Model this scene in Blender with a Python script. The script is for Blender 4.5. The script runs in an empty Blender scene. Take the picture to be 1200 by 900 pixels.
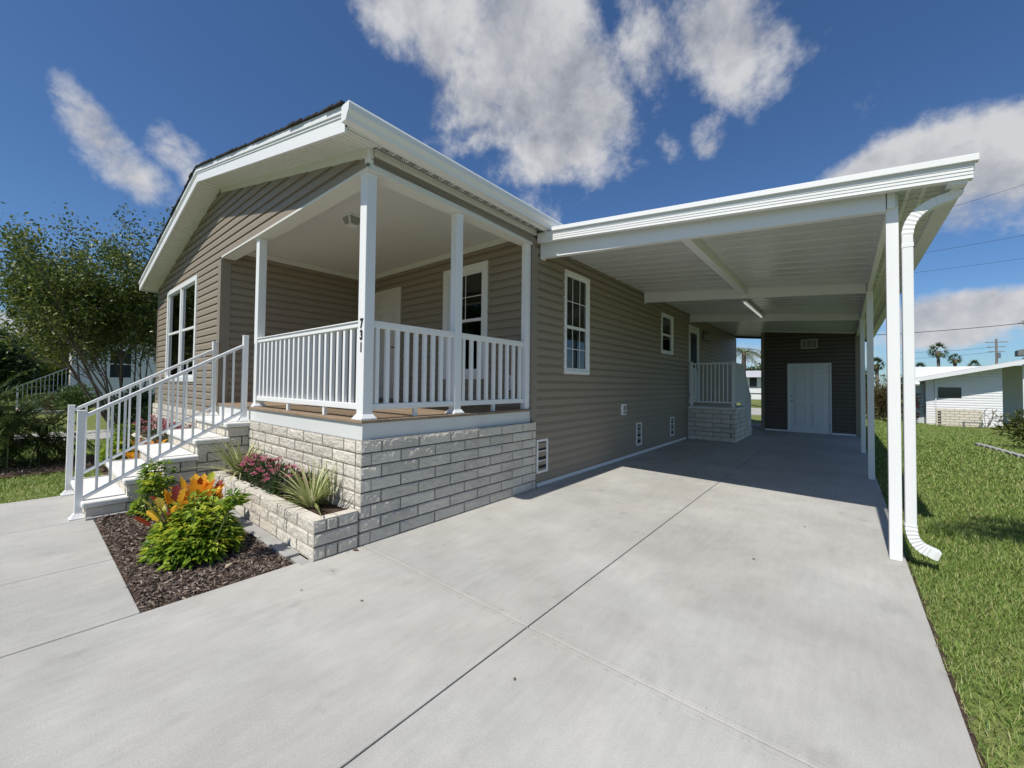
import bpy, bmesh, math, random
import numpy as np
from mathutils import Vector, Matrix, noise
random.seed(7); RNG = np.random.default_rng(7)
scene = bpy.context.scene
COL = scene.collection
R = math.radians

# ------------------------------------------------------------------ materials
MATS = {}
def nodes_of(m):
    m.use_nodes = True
    return m.node_tree, m.node_tree.nodes, m.node_tree.links

def mat(name, col, rough=0.5, spec=0.4, var=0.0, vscale=3.0, bump=0.0, bscale=40.0, metallic=0.0,
        col2=None, fine=0.0, fscale=60.0, coat=0.0, stretch=None, island=0.0):
    """Principled with two octaves of world-position noise for colour variation and a bump."""
    if name in MATS: return MATS[name]
    m = bpy.data.materials.new(name); nt, N, L = nodes_of(m)
    b = N['Principled BSDF']
    b.inputs['Roughness'].default_value = rough
    b.inputs['Specular IOR Level'].default_value = spec
    b.inputs['Metallic'].default_value = metallic
    if coat: b.inputs['Coat Weight'].default_value = coat; b.inputs['Coat Roughness'].default_value = .12
    geo = N.new('ShaderNodeNewGeometry')
    vec = geo.outputs['Position']
    if stretch:
        mp = N.new('ShaderNodeMapping'); mp.inputs['Scale'].default_value = stretch
        L.new(vec, mp.inputs['Vector']); vec = mp.outputs['Vector']
    base = None
    if var or col2:
        n = N.new('ShaderNodeTexNoise'); n.inputs['Scale'].default_value = vscale; n.inputs['Detail'].default_value = 6
        n.inputs['Roughness'].default_value = .62
        L.new(vec, n.inputs['Vector'])
        cr = N.new('ShaderNodeMapRange'); cr.inputs['From Min'].default_value = .32; cr.inputs['From Max'].default_value = .68
        L.new(n.outputs['Fac'], cr.inputs['Value'])
        mx = N.new('ShaderNodeMix'); mx.data_type = 'RGBA'
        c2 = col2 if col2 else tuple(c*(1-var) for c in col)
        mx.inputs['A'].default_value = (*col, 1); mx.inputs['B'].default_value = (*c2, 1)
        L.new(cr.outputs['Result'], mx.inputs['Factor'])
        base = mx.outputs['Result']
    if fine:
        n2 = N.new('ShaderNodeTexNoise'); n2.inputs['Scale'].default_value = fscale; n2.inputs['Detail'].default_value = 3
        L.new(vec, n2.inputs['Vector'])
        mr = N.new('ShaderNodeMapRange'); mr.inputs['From Min'].default_value = .3; mr.inputs['From Max'].default_value = .7
        mr.inputs['To Min'].default_value = 1-fine; mr.inputs['To Max'].default_value = 1+fine
        L.new(n2.outputs['Fac'], mr.inputs['Value'])
        mu = N.new('ShaderNodeMix'); mu.data_type = 'RGBA'; mu.blend_type = 'MULTIPLY'
        mu.inputs['Factor'].default_value = 1
        if base: L.new(base, mu.inputs['A'])
        else: mu.inputs['A'].default_value = (*col, 1)
        L.new(mr.outputs['Result'], mu.inputs['B']); base = mu.outputs['Result']
    if island:
        mr = N.new('ShaderNodeMapRange'); mr.inputs['To Min'].default_value = 1-island; mr.inputs['To Max'].default_value = 1+island*.6
        L.new(geo.outputs['Random Per Island'], mr.inputs['Value'])
        mu = N.new('ShaderNodeMix'); mu.data_type = 'RGBA'; mu.blend_type = 'MULTIPLY'; mu.inputs['Factor'].default_value = 1
        if base: L.new(base, mu.inputs['A'])
        else: mu.inputs['A'].default_value = (*col, 1)
        L.new(mr.outputs['Result'], mu.inputs['B']); base = mu.outputs['Result']
    if base: L.new(base, b.inputs['Base Color'])
    else: b.inputs['Base Color'].default_value = (*col, 1)
    if bump:
        nb = N.new('ShaderNodeTexNoise'); nb.inputs['Scale'].default_value = bscale; nb.inputs['Detail'].default_value = 4
        L.new(vec, nb.inputs['Vector'])
        bp = N.new('ShaderNodeBump'); bp.inputs['Strength'].default_value = bump; bp.inputs['Distance'].default_value = .01
        L.new(nb.outputs['Fac'], bp.inputs['Height']); L.new(bp.outputs['Normal'], b.inputs['Normal'])
    MATS[name] = m
    return m

def leafmat(name, cols, rough=.45, trans=.3, spec=.4):
    """Leaf material: every leaf (mesh island) takes its own tone from the ramp of cols."""
    if name in MATS: return MATS[name]
    m = bpy.data.materials.new(name); nt, N, L = nodes_of(m)
    b = N['Principled BSDF']; out = N['Material Output']
    geo = N.new('ShaderNodeNewGeometry')
    rp = N.new('ShaderNodeValToRGB'); e = rp.color_ramp.elements
    while len(e) < len(cols): e.new(.5)
    for i, c in enumerate(cols):
        e[i].position = i/(len(cols)-1); e[i].color = (*c, 1)
    L.new(geo.outputs['Random Per Island'], rp.inputs['Fac'])
    L.new(rp.outputs['Color'], b.inputs['Base Color'])
    b.inputs['Roughness'].default_value = rough; b.inputs['Specular IOR Level'].default_value = spec
    tr = N.new('ShaderNodeBsdfTranslucent'); L.new(rp.outputs['Color'], tr.inputs['Color'])
    mx = N.new('ShaderNodeMixShader'); mx.inputs['Fac'].default_value = trans
    L.new(b.outputs['BSDF'], mx.inputs[1]); L.new(tr.outputs['BSDF'], mx.inputs[2])
    L.new(mx.outputs['Shader'], out.inputs['Surface'])
    MATS[name] = m
    return m

def glassmat(name, tint=(.80, .83, .82), refl=1.0):
    m = bpy.data.materials.new(name); nt, N, L = nodes_of(m)
    out = N['Material Output']; N.remove(N['Principled BSDF'])
    t = N.new('ShaderNodeBsdfTransparent'); t.inputs['Color'].default_value = (*tint, 1)
    g = N.new('ShaderNodeBsdfGlossy'); g.inputs['Roughness'].default_value = .015; g.inputs['Color'].default_value = (.9, .93, .95, 1)
    f = N.new('ShaderNodeFresnel'); f.inputs['IOR'].default_value = 1.75
    mx = N.new('ShaderNodeMixShader')
    L.new(f.outputs['Fac'], mx.inputs['Fac']); L.new(t.outputs['BSDF'], mx.inputs[1]); L.new(g.outputs['BSDF'], mx.inputs[2])
    L.new(mx.outputs['Shader'], out.inputs['Surface'])
    MATS[name] = m
    return m

W = mat('white_vinyl', (.80, .81, .81), .38, .45, var=.03, vscale=1.5)
WA = mat('white_aluminum', (.78, .79, .79), .34, .5, var=.04, vscale=2)
WD = mat('white_door_paint', (.66, .68, .70), .4, .4)
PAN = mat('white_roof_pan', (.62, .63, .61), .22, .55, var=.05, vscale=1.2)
SOF = mat('soffit_vinyl', (.72, .72, .68), .5, .3)
CEILM = mat('cream_ceiling_board', (.70, .69, .66), .6, .3, var=.04)
SID = mat('clay_vinyl_siding', (.288, .243, .188), .52, .35, var=.05, vscale=.7, bump=.12, bscale=120, fine=.05, fscale=25, stretch=(1, 1, 6))
SIDT = mat('clay_corner_trim', (.262, .226, .182), .5, .35)
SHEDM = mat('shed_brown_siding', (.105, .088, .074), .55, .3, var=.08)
SHING = mat('dark_shingle', (.045, .043, .045), .9, .2, fine=.4, fscale=90, bump=.6, bscale=120)
BLOCK = mat('split_face_block', (.685, .64, .56), .85, .2, col2=(.56, .525, .455), vscale=3.3, bump=.9, bscale=110, fine=.10, fscale=150, island=.13)
MORT = mat('gray_mortar', (.15, .147, .14), .9, .2, fine=.15)
CAP = mat('white_step_slab', (.70, .70, .68), .7, .3, var=.06, bump=.25, bscale=90, fine=.04)
DECK = mat('brown_deck_board', (.30, .225, .155), .6, .3, var=.2, vscale=6, stretch=(1, 12, 1), island=.18)
SKIRT = mat('skirt_board', (.66, .68, .67), .5, .35, var=.06)
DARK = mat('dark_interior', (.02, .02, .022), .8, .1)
SCREEN = mat('vent_screen', (.03, .03, .032), .7, .2)
BLIND = mat('blind_slat', (.70, .70, .67), .6, .3)
GRID = mat('muntin_white', (.75, .76, .76), .4)
BLACK = mat('black_numeral', (.012, .014, .018), .35, .5)
STEEL = mat('brushed_steel', (.35, .35, .36), .35, .5, metallic=.9)
BRONZE = mat('dark_bronze', (.03, .028, .026), .45, .5)
SOIL = mat('dark_soil', (.045, .032, .024), .95, .1, col2=(.09, .06, .045), vscale=30, bump=1, bscale=60)
FOOT = mat('gray_footing', (.36, .355, .345), .85, .25, var=.18, vscale=7, bump=.4, bscale=70, fine=.06)
LAMPG = mat('frosted_lamp_glass', (.30, .30, .28), .25, .5)
BARK = mat('gray_bark', (.20, .165, .135), .85, .2, col2=(.10, .085, .07), vscale=14, bump=.7, bscale=50)
BARKD = mat('dark_bark', (.11, .085, .065), .9, .2, col2=(.06, .05, .04), vscale=14, bump=.7, bscale=50)
STEM = mat('green_stem', (.12, .15, .05), .6, .3)
GLASS = glassmat('window_glass')

def concrete():
    m = bpy.data.materials.new('broom_concrete'); nt, N, L = nodes_of(m)
    b = N['Principled BSDF']; b.inputs['Roughness'].default_value = .78; b.inputs['Specular IOR Level'].default_value = .3
    geo = N.new('ShaderNodeNewGeometry')
    def nz(scale, detail, stretch=(1, 1, 1), rough=.6, rot=0):
        mp = N.new('ShaderNodeMapping'); mp.inputs['Scale'].default_value = stretch; mp.inputs['Rotation'].default_value = (0, 0, rot)
        L.new(geo.outputs['Position'], mp.inputs['Vector'])
        n = N.new('ShaderNodeTexNoise'); n.inputs['Scale'].default_value = scale; n.inputs['Detail'].default_value = detail
        n.inputs['Roughness'].default_value = rough
        L.new(mp.outputs['Vector'], n.inputs['Vector']); return n.outputs['Fac']
    def rng(x, a, c, lo, hi):
        r = N.new('ShaderNodeMapRange'); r.inputs['From Min'].default_value = a; r.inputs['From Max'].default_value = c
        r.inputs['To Min'].default_value = lo; r.inputs['To Max'].default_value = hi; r.interpolation_type = 'SMOOTHSTEP'
        L.new(x, r.inputs['Value']); return r.outputs['Result']
    def mul(x, y):
        r = N.new('ShaderNodeMath'); r.operation = 'MULTIPLY'; L.new(x, r.inputs[0]); L.new(y, r.inputs[1]); return r.outputs[0]
    v = rng(nz(.55, 7, (1, 1.4, 1), .6), .30, .72, .87, 1.09)            # large cloudy mottling
    v = mul(v, rng(nz(2.2, 6, (1.6, 1, 1), .66), .32, .7, .93, 1.05))   # trowel patches
    v = mul(v, rng(nz(9, 4, (3, .35, 1), .6, .25), .3, .7, .965, 1.03))  # faint broom streaks
    v = mul(v, rng(nz(140, 2), .3, .7, .93, 1.06))                       # sand grain
    v = mul(v, rng(nz(3.1, 3, (1, 1, 1), .5, .7), 
              .60, .80, 1.0, .80))   # odd dark stain
    v = mul(v, rng(nz(26, 2, (1, 1, 1), .5), .76, .80, 1.0, .72))        # small drips
    v = mul(v, rng(nz(1.35, 5, (1.6, .8, 1), .68, .5), .56, .74, 1.0, .90))  # tyre grime patches
    v = mul(v, rng(nz(7.5, 5, (1, 1, 1), .7, 1.1), .60, .72, 1.0, .93))
    cr = N.new('ShaderNodeMix'); cr.data_type = 'RGBA'
    cr.inputs['A'].default_value = (.420, .416, .394, 1); cr.inputs['B'].default_value = (.416, .404, .374, 1)
    L.new(rng(nz(.9, 4), .35, .65, 0, 1), cr.inputs['Factor'])
    mu = N.new('ShaderNodeMix'); mu.data_type = 'RGBA'; mu.blend_type = 'MULTIPLY'; mu.inputs['Factor'].default_value = 1
    L.new(cr.outputs['Result'], mu.inputs['A']); L.new(v, mu.inputs['B'])
    L.new(mu.outputs['Result'], b.inputs['Base Color'])
    ad = N.new('ShaderNodeMath'); ad.operation = 'ADD'
    L.new(nz(160, 3), ad.inputs[0]); L.new(nz(60, 3, (4, .4, 1), .6, .25), ad.inputs[1])
    bp = N.new('ShaderNodeBump'); bp.inputs['Strength'].default_value = .35; bp.inputs['Distance'].default_value = .004
    L.new(ad.outputs[0], bp.inputs['Height']); L.new(bp.outputs['Normal'], b.inputs['Normal'])
    return m
CONC = concrete()

# ------------------------------------------------------------------ object helpers
def obj(name, bm, m, parent=None, bevel=0, smooth=False):
    me = bpy.data.meshes.new(name)
    if isinstance(bm, bmesh.types.BMesh):
        bm.normal_update(); bm.to_mesh(me); bm.free()
    else:
        me = bm
    me.materials.clear()
    for q in (m if isinstance(m, (list, tuple)) else [m]): me.materials.append(q)
    o = bpy.data.objects.new(name, me); COL.objects.link(o)
    if parent: o.parent = parent; o.matrix_parent_inverse = parent_inv(parent)
    if smooth:
        me.polygons.foreach_set('use_smooth', [True]*len(me.polygons))
    if bevel:
        md = o.modifiers.new('bevel', 'BEVEL'); md.width = bevel; md.segments = 2; md.limit_method = 'ANGLE'
    return o
def world_of(o):
    M = o.matrix_basis.copy()
    if o.parent: M = world_of(o.parent) @ o.matrix_parent_inverse @ M
    return M
def parent_inv(p): return world_of(p).inverted()
def tag(o, label=None, cat=None, group=None, kind=None):
    if label: o['label'] = label
    if cat: o['category'] = cat
    if group: o['group'] = group
    if kind: o['kind'] = kind
    return o
def thing(name, label, cat, loc=(0, 0, 0), group=None):
    o = bpy.data.objects.new(name, None); COL.objects.link(o); o.location = loc; o.empty_display_size = .2
    return tag(o, label, cat, group)

class Fr:
    """Local frame of a wall: u along it, n out of it, z up."""
    def __init__(s, O, U, Nn, Z=(0, 0, 1)):
        s.O, s.U, s.N, s.Z = Vector(O), Vector(U).normalized(), Vector(Nn).normalized(), Vector(Z).normalized()
    def p(s, u, n, z): return s.O + s.U*u + s.N*n + s.Z*z
WORLD = Fr((0, 0, 0), (1, 0, 0), (0, 1, 0))
def hexa(bm, P):
    """P: 8 points, bottom loop 0-3, top loop 4-7."""
    v = [bm.verts.new(p) for p in P]
    fs = [(0, 3, 2, 1), (4, 5, 6, 7), (0, 1, 5, 4), (1, 2, 6, 5), (2, 3, 7, 6), (3, 0, 4, 7)]
    c = sum((Vector(p) for p in P), Vector())/8
    for f in fs:
        try: q = bm.faces.new([v[i] for i in f])
        except ValueError: continue
        q.normal_update()
        if q.normal.dot(q.calc_center_median()-c) < 0: q.normal_flip()
def box(bm, x0, x1, y0, y1, z0, z1, fr=WORLD):
    hexa(bm, [fr.p(a, b, c) for c in (z0, z1) for a, b in ((x0, y0), (x1, y0), (x1, y1), (x0, y1))])
def B(*boxes, fr=WORLD):
    bm = bmesh.new()
    for b in boxes: box(bm, *b, fr=fr)
    return bm
def bar(bm, a, b, w, h, up=(0, 0, 1)):
    """Rectangular bar from a to b, w across, h along 'up'."""
    a, b, up = Vector(a), Vector(b), Vector(up)
    d = (b-a).normalized(); s = d.cross(up).normalized(); t = s.cross(d)
    P = []
    for e in (a, b):
        pass
    P = [a-s*w/2-t*h/2, a+s*w/2-t*h/2, b+s*w/2-t*h/2, b-s*w/2-t*h/2,
         a-s*w/2+t*h/2, a+s*w/2+t*h/2, b+s*w/2+t*h/2, b-s*w/2+t*h/2]
    hexa(bm, P)
def tube(bm, pts, rad, n=8, cap=True):
    pts = [Vector(p) for p in pts]
    if not isinstance(rad, (list, tuple)): rad = [rad]*len(pts)
    rings = []; pu = None
    for i, p in enumerate(pts):
        d = (pts[min(i+1, len(pts)-1)]-pts[max(i-1, 0)]).normalized()
        if pu is None: pu = d.orthogonal().normalized()
        pu = (pu-d*pu.dot(d)); pu = pu.normalized() if pu.length > 1e-5 else d.orthogonal().normalized()
        w = d.cross(pu)
        rings.append([bm.verts.new(p+(pu*math.cos(2*math.pi*k/n)+w*math.sin(2*math.pi*k/n))*rad[i]) for k in range(n)])
    for i in range(len(rings)-1):
        for k in range(n):
            bm.faces.new((rings[i][k], rings[i][(k+1) % n], rings[i+1][(k+1) % n], rings[i+1][k]))
    if cap:
        bm.faces.new(rings[0][::-1]); bm.faces.new(rings[-1])
def prism(bm, prof, fr, n0, n1):
    """Profile [(u,z)] extruded along the frame's n from n0 to n1."""
    a = [bm.verts.new(fr.p(u, n0, z)) for u, z in prof]; b = [bm.verts.new(fr.p(u, n1, z)) for u, z in prof]
    k = len(prof)
    for i in range(k): bm.faces.new((a[i], a[(i+1) % k], b[(i+1) % k], b[i]))
    bm.faces.new(a[::-1]); bm.faces.new(b)
    bmesh.ops.recalc_face_normals(bm, faces=bm.faces)
def npmesh(name, V, F):
    """V (n,3), F (m,k) numpy -> mesh."""
    me = bpy.data.meshes.new(name); k = F.shape[1]
    me.vertices.add(len(V)); me.vertices.foreach_set('co', np.asarray(V, np.float32).ravel())
    me.loops.add(F.size); me.loops.foreach_set('vertex_index', F.astype(np.int32).ravel())
    me.polygons.add(len(F)); me.polygons.foreach_set('loop_start', np.arange(0, F.size, k, dtype=np.int32))
    me.polygons.foreach_set('loop_total', np.full(len(F), k, np.int32))
    me.update(calc_edges=True); me.validate()
    return me

EXPO = .1143
def siding(name, fr, z0, z1, ulo, uhi, openings, m, parent, lip=.0215, zbase=None):
    """Lapped courses: each leans out at its bottom edge and ends in a small lip."""
    bm = bmesh.new()
    flo = ulo if callable(ulo) else (lambda z: ulo); fhi = uhi if callable(uhi) else (lambda z: uhi)
    zb = z0 if zbase is None else zbase
    k = math.floor((z0-zb)/EXPO)
    while zb+k*EXPO < z1-1e-4:
        ca, cb = zb+k*EXPO, zb+(k+1)*EXPO; k += 1
        kn = ca+.60*EXPO
        br = sorted({max(ca, z0), min(cb, z1), *([kn] if z0 < kn < z1 else []), *[z for o in openings for z in o[2:] if ca < z < cb and z0 < z < z1]})
        off = lambda z: lip-.0015*(z-ca)/(kn-ca) if z <= kn+1e-6 else lip-.0015-(lip-.0035)*((z-kn)/(cb-kn))**.75
        first = True
        for a, b in zip(br[:-1], br[1:]):
            zm = (a+b)/2
            cuts = sorted((o[0], o[1]) for o in openings if o[2] < zm < o[3])
            segs = []; cur = None
            for c0, c1 in cuts:
                segs.append((cur, c0)); cur = c1
            segs.append((cur, None))
            for s0, s1 in segs:
                ua, ub = (flo(a), flo(b)) if s0 is None else (s0, s0)
                va, vb = (fhi(a), fhi(b)) if s1 is None else (s1, s1)
                if va-ua < .004 and vb-ub < .004: continue
                if vb < ub: vb = ub = (ub+vb)/2
                q = [bm.verts.new(fr.p(ua, off(a), a)), bm.verts.new(fr.p(va, off(a), a)),
                     bm.verts.new(fr.p(vb, off(b), b)), bm.verts.new(fr.p(ub, off(b), b))]
                f = bm.faces.new(q); f.normal_update()
                if f.normal.dot(fr.N) < 0: f.normal_flip()
                if first:
                    e = [bm.verts.new(fr.p(ua, 0, a)), bm.verts.new(fr.p(va, 0, a))]
                    f = bm.faces.new((e[0], e[1], q[1], q[0])); f.normal_update()
                    if f.normal.z > 0: f.normal_flip()
            first = False
    return obj(name, bm, m, parent)

def rockface(bm, P00, U, V, Nn, lu, lv, amp, seed, step=.015):
    nu = max(2, int(round(lu/step))); nv = max(2, int(round(lv/step)))
    g = []
    for j in range(nv+1):
        row = []
        for i in range(nu+1):
            a, b = i/nu, j/nv
            p = P00+U*(a*lu)+V*(b*lv)
            ed = min(1, min(a*lu, (1-a)*lu, b*lv, (1-b)*lv)/.012)
            q = Vector((p.x*17+seed*3.7, p.y*17, p.z*17))
            h = noise.noise(q)*.6+noise.noise(q*2.6)*.55+noise.noise(q*5.5)*.30+abs(noise.noise(q*.6))*.9
            row.append(bm.verts.new(p+Nn*(amp*h*ed+(0 if ed > 0 else -.004))))
        g.append(row)
    for j in range(nv):
        for i in range(nu):
            f = bm.faces.new((g[j][i], g[j][i+1], g[j+1][i+1], g[j+1][i])); f.normal_update()
            if f.normal.dot(Nn) < 0: f.normal_flip()
def block_wall(bm, fr, L, z0, courses, h=.1105, bl=.405, d=.095, shift0=0.0, ends=(True, True), amp=.0095, alt=(0, 0), top=True):
    """Split-face blocks in running bond; alt = how far each end steps back on odd / even courses (corner bonding)."""
    j = .0105
    for c in range(courses):
        a0, a1 = (al[c % 2] if isinstance(al, tuple) else (al if c % 2 == 0 else 0) for al in alt)
        z = z0+c*h
        u = -((bl/2) if c % 2 else 0)+shift0
        while u > a0: u -= bl
        while u < L-a1-.01:
            ua, ub = max(u, a0), min(u+bl-j, L-a1)
            u += bl
            if ub-ua < .03: continue
            za, zb = z+j/2, z+h-j/2
            P = fr.p
            sd = random.random()*50
            rockface(bm, P(ua, 0, za), fr.U, fr.Z, fr.N, ub-ua, zb-za, amp, sd)
            # flat remaining sides
            def q(*pts):
                f = bm.faces.new([bm.verts.new(p) for p in pts]); return f
            q(P(ua, 0, zb), P(ub, 0, zb), P(ub, -d, zb), P(ua, -d, zb))
            q(P(ua, 0, za), P(ua, -d, za), P(ub, -d, za), P(ub, 0, za))
            if abs(ub-L) < .005 and ends[1]: rockface(bm, P(ub, -d, za), fr.N, fr.Z, fr.U, d, zb-za, amp*.8, sd)
            else: q(P(ub, 0, za), P(ub, -d, za), P(ub, -d, zb), P(ub, 0, zb))
            if ua < .005 and ends[0]: rockface(bm, P(ua, -d, za), fr.N, fr.Z, -fr.U, d, zb-za, amp*.8, sd)
            else: q(P(ua, 0, za), P(ua, 0, zb), P(ua, -d, zb), P(ua, -d, za))
            q(P(ua, -d, za), P(ua, -d, zb), P(ub, -d, zb), P(ub, -d, za))

# ------------------------------------------------------------------ foliage helpers
def leaves(pos, dirs, size, aspect=.42, fold=.25, droop=.0, up=None):
    """Folded leaves: base, two sides, tip. Returns V,F (tris)."""
    n = len(pos); pos = np.asarray(pos, float); d = np.asarray(dirs, float)
    d /= np.linalg.norm(d, axis=1, keepdims=True)+1e-9
    rnd = RNG.normal(size=(n, 3)); 
    if up is not None: rnd = rnd*.5+np.array(up)
    s = np.cross(d, rnd); s /= np.linalg.norm(s, axis=1, keepdims=True)+1e-9
    nn = np.cross(s, d)
    size = np.broadcast_to(np.asarray(size, float), (n,))[:, None]
    b = pos; t = pos+d*size-np.array([0, 0, 1])*droop*size
    mid = pos+d*size*.45
    l = mid+s*size*aspect*.5+nn*size*fold*aspect*.5; r = mid-s*size*aspect*.5+nn*size*fold*aspect*.5
    V = np.stack([b, l, t, r], 1).reshape(-1, 3)
    i = np.arange(n)[:, None]*4
    F = np.concatenate([i+np.array([0, 2, 1]), i+np.array([0, 3, 2])], 0)
    return V, F
def blades(base, lean, length, width, seg=3, curl=.6, taper=True, fold=0):
    """Strap leaves curving over: base (n,3), lean unit horizontal (n,3), up-angle mixed in."""
    n = len(base); V = []
    L = np.asarray(length)[:, None]; Wd = np.asarray(width)[:, None]
    d0 = np.asarray(lean, float); d0 /= np.linalg.norm(d0, axis=1, keepdims=True)
    side = np.cross(d0, [0, 0, 1.]); side /= np.linalg.norm(side, axis=1, keepdims=True)+1e-9
    cur = np.asarray(base, float).copy(); d = d0.copy()
    cl = np.broadcast_to(np.asarray(curl, float), (n,))[:, None]
    for k in range(seg+1):
        a = k/seg
        w = Wd*(1-.92*a**1.6 if taper else 1)*.5*(0.6+.4*min(1, a*4))
        V.append(cur-side*w); V.append(cur+side*w)
        cur = cur+d*L/seg
        d = d+np.array([0, 0, -1.])*cl/seg; d /= np.linalg.norm(d, axis=1, keepdims=True)
    V = np.stack(V, 1)                       # n, 2(seg+1), 3
    i = np.arange(n)[:, None]*(2*(seg+1)); F = []
    for k in range(seg): F.append(i+np.array([2*k, 2*k+1, 2*k+3, 2*k+2]))
    return V.reshape(-1, 3), np.concatenate(F, 0)
def ball(n, c, r, squash=(1, 1, 1), shell=.5):
    v = RNG.normal(size=(n, 3)); v /= np.linalg.norm(v, axis=1, keepdims=True)
    rad = (shell+(1-shell)*RNG.random(n))[:, None]
    return np.array(c)+v*rad*r*np.array(squash), v
def merge(parts):
    V = []; F = []; o = 0
    for v, f in parts: V.append(v); F.append(f+o); o += len(v)
    return np.concatenate(V), np.concatenate(F)
def clumps(c, rx, ry, rz, ncl, nl, ls, cl=.3, updir=.5):
    """Irregular crown: leaf clumps scattered in an ellipsoid."""
    out = []
    cen, dv = ball(ncl, c, 1, (rx, ry, rz), .35)
    for p, d in zip(cen, dv):
        rr = cl*RNG.uniform(.6, 1.35)
        q, v = ball(nl, p, rr, (1, 1, .75), .3)
        out.append(leaves(q, v+np.array([0, 0, updir])+d*.5, ls*RNG.uniform(.7, 1.3, nl)))
    return merge(out)

# ================================================================== CAMERA, SUN, SKY
camd = bpy.data.cameras.new('camera'); cam = bpy.data.objects.new('camera', camd); COL.objects.link(cam)
FPX, YAW, PIT, ROL = 471.918, .68913, .024227, .010725
fw = Vector((-math.sin(YAW)*math.cos(PIT), math.cos(YAW)*math.cos(PIT), math.sin(PIT)))
rt = Vector((math.cos(YAW), math.sin(YAW), 0)); up = rt.cross(fw)
r2 = rt*math.cos(ROL)+up*math.sin(ROL); u2 = -rt*math.sin(ROL)+up*math.cos(ROL)
M = Matrix((r2, u2, -fw)).transposed().to_4x4(); M.translation = (3.1924, -1.8332, 1.3798)
cam.matrix_world = M
camd.sensor_width = 36; camd.lens = FPX/1200*36; camd.shift_y = -11.371/1200; camd.clip_end = 3000; camd.clip_start = .05
scene.camera = cam

ELEV = 56
sl = bpy.data.lights.new('sun', 'SUN'); sl.energy = 5.0; sl.angle = R(.55); sl.color = (1, .95, .865)
so = bpy.data.objects.new('sun', sl); COL.objects.link(so)
so.rotation_euler = Vector((.0, math.cos(R(ELEV)), -math.sin(R(ELEV)))).to_track_quat('-Z', 'Y').to_euler()
so.location = (0, -20, 30)

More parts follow.
